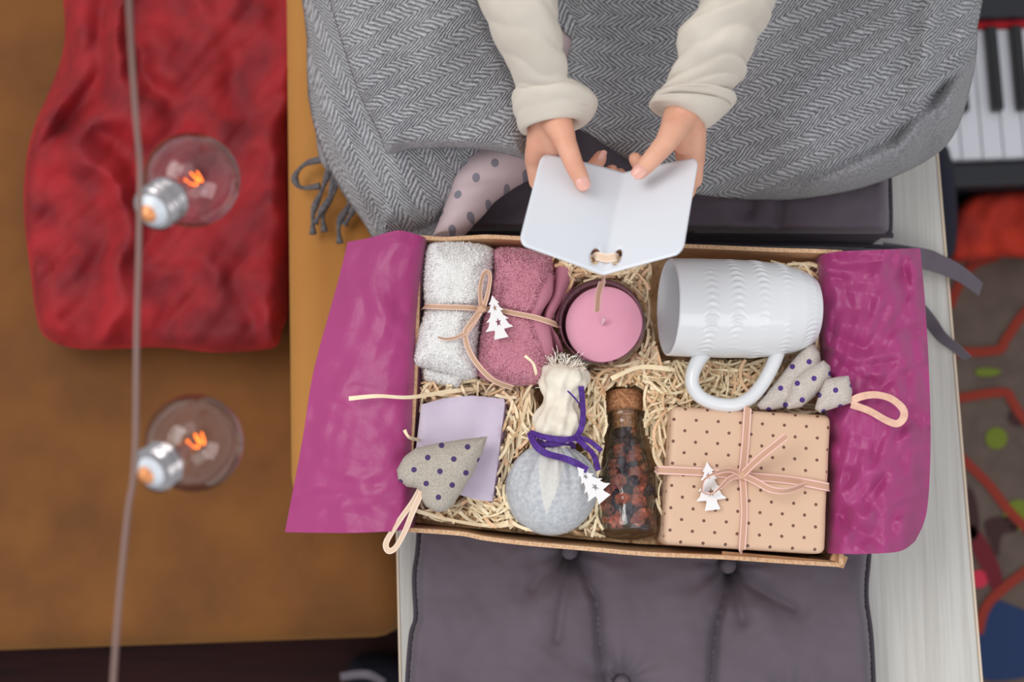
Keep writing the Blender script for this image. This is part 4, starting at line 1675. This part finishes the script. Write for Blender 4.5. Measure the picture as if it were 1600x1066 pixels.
# ---- soap
t_ = [(658, 632), (693, 622), (737, 618), (787, 623), (789, 630), (784, 670), (777, 730), (769, 784), (745, 781), (720, 774), (690, 760), (646, 752), (650, 700), (655, 655)]
bm = bmesh.new()
top = [P(x, y, .6265) for x, y in t_]
V, T, D = fill_shape([(p.x * 1000, p.y * 1000) for p in top], 4, smooth=False)
up_ = []; lo_ = []
for (x, y), d in zip(V, D):
    e = max(0, 1 - d / 1.6)
    zt = .6265 - .0012 * e * e + .0012 * nz(x, y, .05)
    up_.append(bm.verts.new((x / 1000, y / 1000, zt)))
    lo_.append(bm.verts.new((x / 1000 + .005, y / 1000, .598)))
cnt = {}
for q in T:
    bm.faces.new([up_[k] for k in q]); bm.faces.new([lo_[k] for k in q[::-1]])
    for a, b in ((q[0], q[1]), (q[1], q[2]), (q[2], q[0])):
        cnt[(a, b)] = 1
for a, b in cnt:
    if (b, a) not in cnt:
        f = bm.faces.new((lo_[a], lo_[b], up_[b], up_[a]))
        f.material_index = 1
tag(link('soap_bar', bm, [M['soap'], M['soap_side']]), 'square lavender soap bar under the dotted fabric heart', 'soap')

# ---- fabric heart
t = thing('fabric_heart', P(690, 740, .626), 'stuffed linen heart with purple dots lying on the soap', 'ornament')
bm = bmesh.new()
puff(bm, [(762, 682), (720, 687), (682, 693), (650, 700), (631, 714), (620, 734), (622, 750), (636, 761), (650, 763), (657, 768), (657, 780), (666, 792), (682, 801), (697, 799), (708, 789), (722, 768), (738, 742), (753, 710)],
     .6445, .013, .014, 34, 2.6, nz=lambda x, y: .0008 * nz(x, y, .06), smooth=False)
link('body', bm, M['heart_fabric'], t)
bm = bmesh.new()
strip(bm, pix([(656, 766, .646), (645, 785, .645), (628, 808, .642), (612, 832, .64), (603, 850, .639), (607, 861, .639), (618, 856, .641), (632, 832, .644), (645, 800, .647), (659, 768, .648)], 8), .0042, twist=lambda t: .5 * math.sin(t * PI * 2))
link('hanging_loop', bm, M['ribbon_pale'], t)

# ---- fabric tree
t = thing('fabric_tree', P(1260, 600, .61), 'stuffed pale linen fir tree with purple dots between the mug and the present', 'ornament')
bm = bmesh.new()
fz = lambda x, y: .0007 * nz(x, y, .08)
puff(bm, [(1180, 633), (1198, 612), (1214, 594), (1239, 563), (1262, 537), (1272, 538), (1281, 552), (1284, 575), (1265, 610), (1238, 634), (1203, 642), (1188, 641)], .636, .010, .012, 20, 2.6, nz=fz, smooth=False)
puff(bm, [(1287, 563), (1297, 572), (1299, 590), (1290, 606), (1276, 618), (1252, 636), (1231, 640), (1226, 634), (1235, 610), (1239, 594), (1262, 576)], .644, .009, .012, 18, 2.6, nz=fz, smooth=False)
puff(bm, [(1326, 587), (1332, 612), (1329, 630), (1304, 638), (1281, 645), (1273, 639), (1280, 614), (1290, 593), (1308, 589)], .652, .008, .012, 17, 2.6, nz=fz, smooth=False)
link('body', bm, M['tree_fabric'], t)
bm = bmesh.new()
strip(bm, pix([(1328, 628, .652), (1345, 620, .655), (1368, 617, .658), (1392, 623, .660), (1410, 638, .661), (1412, 652, .660), (1402, 662, .657), (1385, 657, .657), (1358, 642, .655), (1330, 632, .652)], 8), .0052, twist=lambda t: .7 * math.sin(t * PI * 2 - .5))
link('hanging_loop', bm, mat('peach_satin_ribbon', (232, 190, 166), .4, (218, 172, 150), 200), t)

# ---- cloth pouch with lavender
b0 = P(853, 836, .612); b1 = P(881, 560, .634)
sa = (b1 - b0); SL = sa.length; sa.normalize()
sr = b0 - sa * .0
t = thing('herb_pouch', P(860, 765, .575), 'round pale gauze herb pouch with a cream gathered top and purple tie', 'pouch')
rb = .0328
prof = []
for k in range(0, 31):
    a = PI * k / 30 * .86
    prof.append((rb - rb * math.cos(a), rb * math.sin(a) + .0004))
neckA = prof[-1][0] + .003


def gath(a, th, r):
    g = max(0, (a - .030) / (neckA - .030))
    return r * (1 + .10 * g * math.sin(th * 9 + 2 * math.sin(th * 2)) + .05 * g * math.sin(th * 23) + .012 * math.sin(th * 3 + a * 90) + .014 * min(1, a / .02) * math.sin(th * 17 + 3 * math.sin(th * 3)) * max(0, (a - .01) / .05))


prof.append((neckA, .0105))
bm = bmesh.new()
lathe(bm, prof, b0, sa, 120, disp=gath)
link('pouch_body', bm, M['gauze'], t)
bm = bmesh.new()
p2 = [(neckA - .002, .0105), (neckA + .003, .0135), (neckA + .009, .0165), (neckA + .016, .0172), (neckA + .023, .0155), (neckA + .028, .0122), (neckA + .032, .0120), (neckA + .037, .0140), (neckA + .044, .0172), (neckA + .050, .0180), (neckA + .055, .0150), (neckA + .057, .008)]
p2 = [(v.x, v.y) for v in cr([Vector((a, b, 0)) for a, b in p2], 5)]
lathe(bm, p2, b0 + Vector((.0008, 0, 0)), sa, 96, disp=lambda a, th, r: r * (1 + .06 * math.sin(th * 5 + a * 260) + .05 * math.sin(th * 11 - a * 150) + .12 * noise.noise(Vector((math.cos(th) * 2, math.sin(th) * 2, a * 120)))))
link('gathered_top', bm, M['muslin'], t)
bm = bmesh.new()
tip = b0 + sa * (neckA + .042)
sd = sa.cross(Vector((0, 0, 1))).normalized()
for k in range(900):
    th = rnd.uniform(0, 2 * PI)
    d = (sd * math.cos(th) + Vector((0, 0, 1)) * abs(math.sin(th)) * .8 + sa * rnd.uniform(.1, 1.3)).normalized()
    r0 = rnd.uniform(.008, .0165)
    p = tip + d * r0 + sa * rnd.uniform(-.006, .010)
    e = d * rnd.uniform(.001, .0045) + Vector((rnd.uniform(-1, 1), rnd.uniform(-1, 1), rnd.uniform(-1, 1))) * .0018
    strip(bm, [p, p + e * .5 + Vector((0, 0, .0005)), p + e], .0003, th=.0002)
link('frayed_edge', bm, mat('loose_cotton_threads', (255, 250, 238), .9), t, kind='stuff')

t = thing('purple_ribbon', P(885, 690, .62), 'purple raffia tied round the neck of the herb pouch', 'ribbon')
bm = bmesh.new()
nk = b0 + sa * neckA
ring = [nk + (sd * math.cos(a) * .0128 + Vector((0, 0, 1)) * math.sin(a) * .0128) + sa * .0016 * math.sin(a * 2) for a in [2 * PI * k / 40 for k in range(41)]]
tube(bm, ring, .0019, 8, flat=1.6)
link('neck_band', bm, M['purple'], t)
for pth, wd, fn in (([(828, 676, .632), (836, 695, .640), (852, 708, .645), (880, 716, .648), (900, 724, .650), (917, 735, .6585)], .0048, .5),
                ([(828, 676, .632), (850, 683, .640), (880, 687, .643), (898, 684, .640), (908, 670, .636), (911, 645, .64), (908, 604, .645)], .0042, .5),
                ([(900, 684, .640), (915, 698, .645), (928, 712, .648), (935, 735, .655)], .0040, .7),
                ([(903, 683, .640), (922, 690, .642), (940, 705, .643)], .0034, .4),
                ([(887, 611, .648), (897, 621, .65), (905, 631, .648)], .0012, .3)):
    bm = bmesh.new()
    f_ = fn
    strip(bm, pix(pth, 8), wd, twist=lambda t, f_=f_: f_ * math.sin(t * 9), th=.0007)
    link('tail', bm, M['purple'], t)

# ---- bottle with dried fruit
g0 = P(984, 836, .618); g1 = P(976, 648, .600)
ga = (g1 - g0); GL = ga.length; ga.normalize()
t = thing('glass_bottle', P(984, 740, .59), 'small clear glass bottle with a cork holding dried berries', 'bottle')
go = [(0, .0005), (0, .016), (.002, .0192), (.006, .0200), (.030, .0198), (.045, .0186), (.058, .0162), (.068, .0136), (.075, .0118), (GL - .006, .0115), (GL - .004, .0150), (GL, .0152)]
gi = [(GL, .0100), (.075, .0102), (.068, .0122), (.058, .0148), (.045, .0172), (.030, .0184), (.006, .0186), (.003, .0170), (.003, .0005)]
bm = bmesh.new()
lathe(bm, [(v.x, max(v.y, .0005)) for v in cr([Vector((a, b, 0)) for a, b in go], 4)] + gi, g0, ga, 64, cap=False)
link('glass', bm, M['glass'], t)
bm = bmesh.new()
ck = [(GL - .012, .0001), (GL - .012, .0092), (GL + .001, .0099), (GL + .001, .0128), (GL + .0025, .0142), (GL + .013, .0148), (GL + .0155, .0140), (GL + .0158, .0001)]
lathe(bm, ck, g0, (ga + Vector((0, 0, -.0))).normalized(), 48, disp=lambda a, th, r: r * (1 + .02 * noise.noise(Vector((math.cos(th) * 4, math.sin(th) * 4, a * 300)))))
link('cork', bm, M['cork'], t)


def fruit(name, seed, mt):
    bm = bmesh.new()
    bmesh.ops.create_icosphere(bm, subdivisions=3, radius=.0046)
    for v in bm.verts:
        d = v.co.normalized()
        v.co *= 1 + .45 * noise.noise(d * 1.6 + Vector((seed, 0, 0))) + .16 * noise.noise(d * 5 + Vector((seed, 4, 0)))
        if 'peel' in name:
            v.co.z *= .42
            v.co.z += .22 * (v.co.x ** 2 + v.co.y ** 2) / .0046
    me_o = link(name, bm, mt, origin=(0, 0, 0))
    return me_o


protos = []
for nm, mt, lab, cat, grp, cnt_ in (('dried_berry', M['berry_red'], 'wrinkled red brown dried berry inside the corked bottle', 'dried fruit', 'dried red berries in the bottle', 26),
                                  ('dried_peel', M['berry_red'], 'curled red brown dried peel flake inside the corked bottle', 'dried fruit', 'dried peel flakes in the bottle', 22),
                                  ('dark_berry', M['berry_black'], 'black dried berry inside the corked bottle', 'dried fruit', 'dried black berries in the bottle', 84)):
    pr = [fruit(nm, s * 3.3 + len(nm), mt) for s in range(3)]
    for k in range(cnt_):
        o = pr[k] if k < 3 else pr[k % 3].copy()
        if k >= 3:
            C.objects.link(o)
        tag(o, lab, cat, grp)
        for _try in range(60):
            a = rnd.uniform(.007, .078)
            rin = .0162 if a < .032 else (.0162 - (a - .032) * .21)
            th = rnd.uniform(-1.5, 1.5)
            if nm == 'dark_berry':
                rr = rnd.uniform(.2, .98) * rin
            else:
                rr = rnd.uniform(.86, 1.0) * rin
                # keep a few darker gaps: the reds sit along both flanks as in the photo
                if abs(th) < .28 and rnd.random() < .75:
                    continue
            if nm != 'dark_berry' and a > .055 and rnd.random() < .6:
                continue
            break
        p = g0 + ga * a + (sd * math.sin(th) + Vector((0, 0, 1)) * math.cos(th)) * rr
        o.location = p
        o.rotation_euler = (rnd.uniform(0, 6.3), rnd.uniform(0, 6.3), rnd.uniform(0, 6.3))
        s = rnd.uniform(.75, 1.2) * (.75 if a > .06 else 1)
        o.scale = (s, s, s)

# ================================================================== CARD
t = thing('greeting_card', P(950, 340, .72), 'blank white folded card held open in both hands above the box', 'card')
cTL, cTR, cBL, cBR = P(846, 240, .738), P(1092, 246, .738), P(810, 382, .792), P(1067, 396, .792)
cMT, cMB = P(974, 270, .723), P(942, 430, .776)


def card_pt(u, v):                          # u -1..1 across, v 0 bottom .. 1 top
    m = cMB.lerp(cMT, v)
    e = (cBL.lerp(cTL, v)) if u < 0 else (cBR.lerp(cTR, v))
    k = abs(u)
    p = m.lerp(e, k)
    # light bow of the paper
    return p + Vector((0, 0, 1)) * (.0030 * math.sin(PI * k) * (1 if u < 0 else .6)) * (.4 + .6 * v)


r_ = .10
ol = []
for cx, cy, a0 in ((1 - r_, 1 - r_, 0), (-1 + r_, 1 - r_, 90), (-1 + r_, r_, 180), (1 - r_, r_, 270)):
    for k in range(7):
        a = math.radians(a0 + 15 * k)
        ol.append((cx + r_ * math.cos(a), cy + r_ * 1.35 * math.sin(a) if False else cy + r_ * math.sin(a)))
hol = [[(cx + .062 * math.cos(2 * PI * k / 16), .135 + .075 * math.sin(2 * PI * k / 16)) for k in range(16)] for cx in (-.125, .145)]
V, T, D = fill_shape(ol, .035, holes=hol, smooth=False)
bm = bmesh.new()
V[:, 0][np.abs(V[:, 0]) < .012] = 0
vs = [bm.verts.new(card_pt(x, y)) for x, y in V]
for q in T:
    bm.faces.new([vs[k] for k in q])
bmesh.ops.recalc_face_normals(bm, faces=bm.faces)
link('folded_sheet', bm, M['card'], t, mods=[SOL(.0006)])
bm = bmesh.new()
hl = card_pt(-.125, .135); hr_ = card_pt(.145, .135); hm = card_pt(.01, .14)
strip(bm, cr([hl + Vector((0, 0, -.004)), hl + Vector((.001, 0, .0012)), hm + Vector((0, 0, .004)), hr_ + Vector((-.001, 0, .0012)), hr_ + Vector((0, 0, -.004))], 8), .0055)
link('ribbon_bridge', bm, M['ribbon_pale'], t)
bm = bmesh.new()
strip(bm, pix([(945, 410, .770), (944, 424, .755), (941, 440, .72), (935, 460, .69), (933, 487, .668)], 8), .0045, twist=lambda t: .3 * math.sin(5 * t))
link('ribbon_tail', bm, M['ribbon_pink'], t)

# ================================================================== BULBS ON A CORD
sl = thing('string_lights', P(212, 500, .965), 'clear cord strung with two clear globe bulbs hanging at the left', 'string lights')
bm = bmesh.new()
tube(bm, pix([(196, -200, 1.06), (200, -40, 1.03), (206, 90, 1.00), (213, 190, .985), (219, 262, .975), (218, 330, .972), (217, 400, .97), (214, 500, .965), (213, 600, .965), (212, 690, .965), (208, 752, .965), (200, 800, .965), (187, 930, .965), (177, 1066, .965), (168, 1250, .97)], 8), .0014, 10)
link('cord', bm, M['cord'], sl)


def bulb(gc, tip, z, zt, label, R_=.0245):
    c = P(*gc, z); e = P(*tip, zt)
    a = (e - c); L = a.length; a.normalize()
    # outer globe opening into the neck
    pr = []
    amax = math.asin(.011 / R_)
    for k in range(0, 41):
        th = PI - (PI - amax) * k / 40
        pr.append((R_ * math.cos(th), max(.0002, R_ * math.sin(th))))
    pr.append((R_ + .001, .0105))
    bm = bmesh.new()
    lathe(bm, pr, c, a, 64, cap=False)
    root = link('light_bulb', bm, M['bulb_glass'], sl)
    root['label'] = label
    bm = bmesh.new()
    s0 = R_ - .003
    pr = [(s0, .0105)]
    n_ = L - s0 - .008
    for k in range(25):
        pr.append((s0 + .002 + n_ * .9 * k / 24, .0112 + .0005 * math.sin(k * 1.5)))
    pr += [(s0 + .002 + n_ * .92, .0095), (s0 + .003 + n_ * .95, .0001)]
    lathe(bm, pr, c, a, 40, cap=False)
    link('screw_base', bm, M['chrome'], root)
    bm = bmesh.new()
    lathe(bm, [(L - .0078, .0092), (L - .0062, .0072), (L - .003, .0052), (L - .002, .0001)], c, a, 32, cap=False)
    link('insulator', bm, M['bulb_white'], root)
    bm = bmesh.new()
    lathe(bm, [(L - .003, .0048), (L - .001, .0036), (L + .0003, .0001)], c, a, 24, cap=False)
    link('contact', bm, M['copper'], root)
    bm = bmesh.new()
    lathe(bm, [(R_ - .002, .006), (R_ - .008, .0045), (R_ - .014, .0022), (R_ - .022, .0014), (R_ - .024, .0001)], c, a, 20, cap=False)
    link('glass_stem', bm, M['bulb_glass'], root)
    bm = bmesh.new()
    s1 = a.cross(Vector((0, 0, 1))).normalized()
    s2 = a.cross(s1)
    pts = [c + a * .002 + s1 * (.0032 * math.cos(k * 1.3)) + s2 * (.0018 * math.sin(k * 1.1)) - a * .0011 * k for k in range(10)]
    tube(bm, cr(pts, 4), .00035, 6)
    link('filament', bm, M['filament'], root)
    return root


bulb((300, 282), (226, 338), .925, .958, 'upper clear globe bulb on the cord, in front of the red throw')
bulb((303, 692), (222, 747), .925, .955, 'lower clear globe bulb on the cord, in front of the ochre sofa')
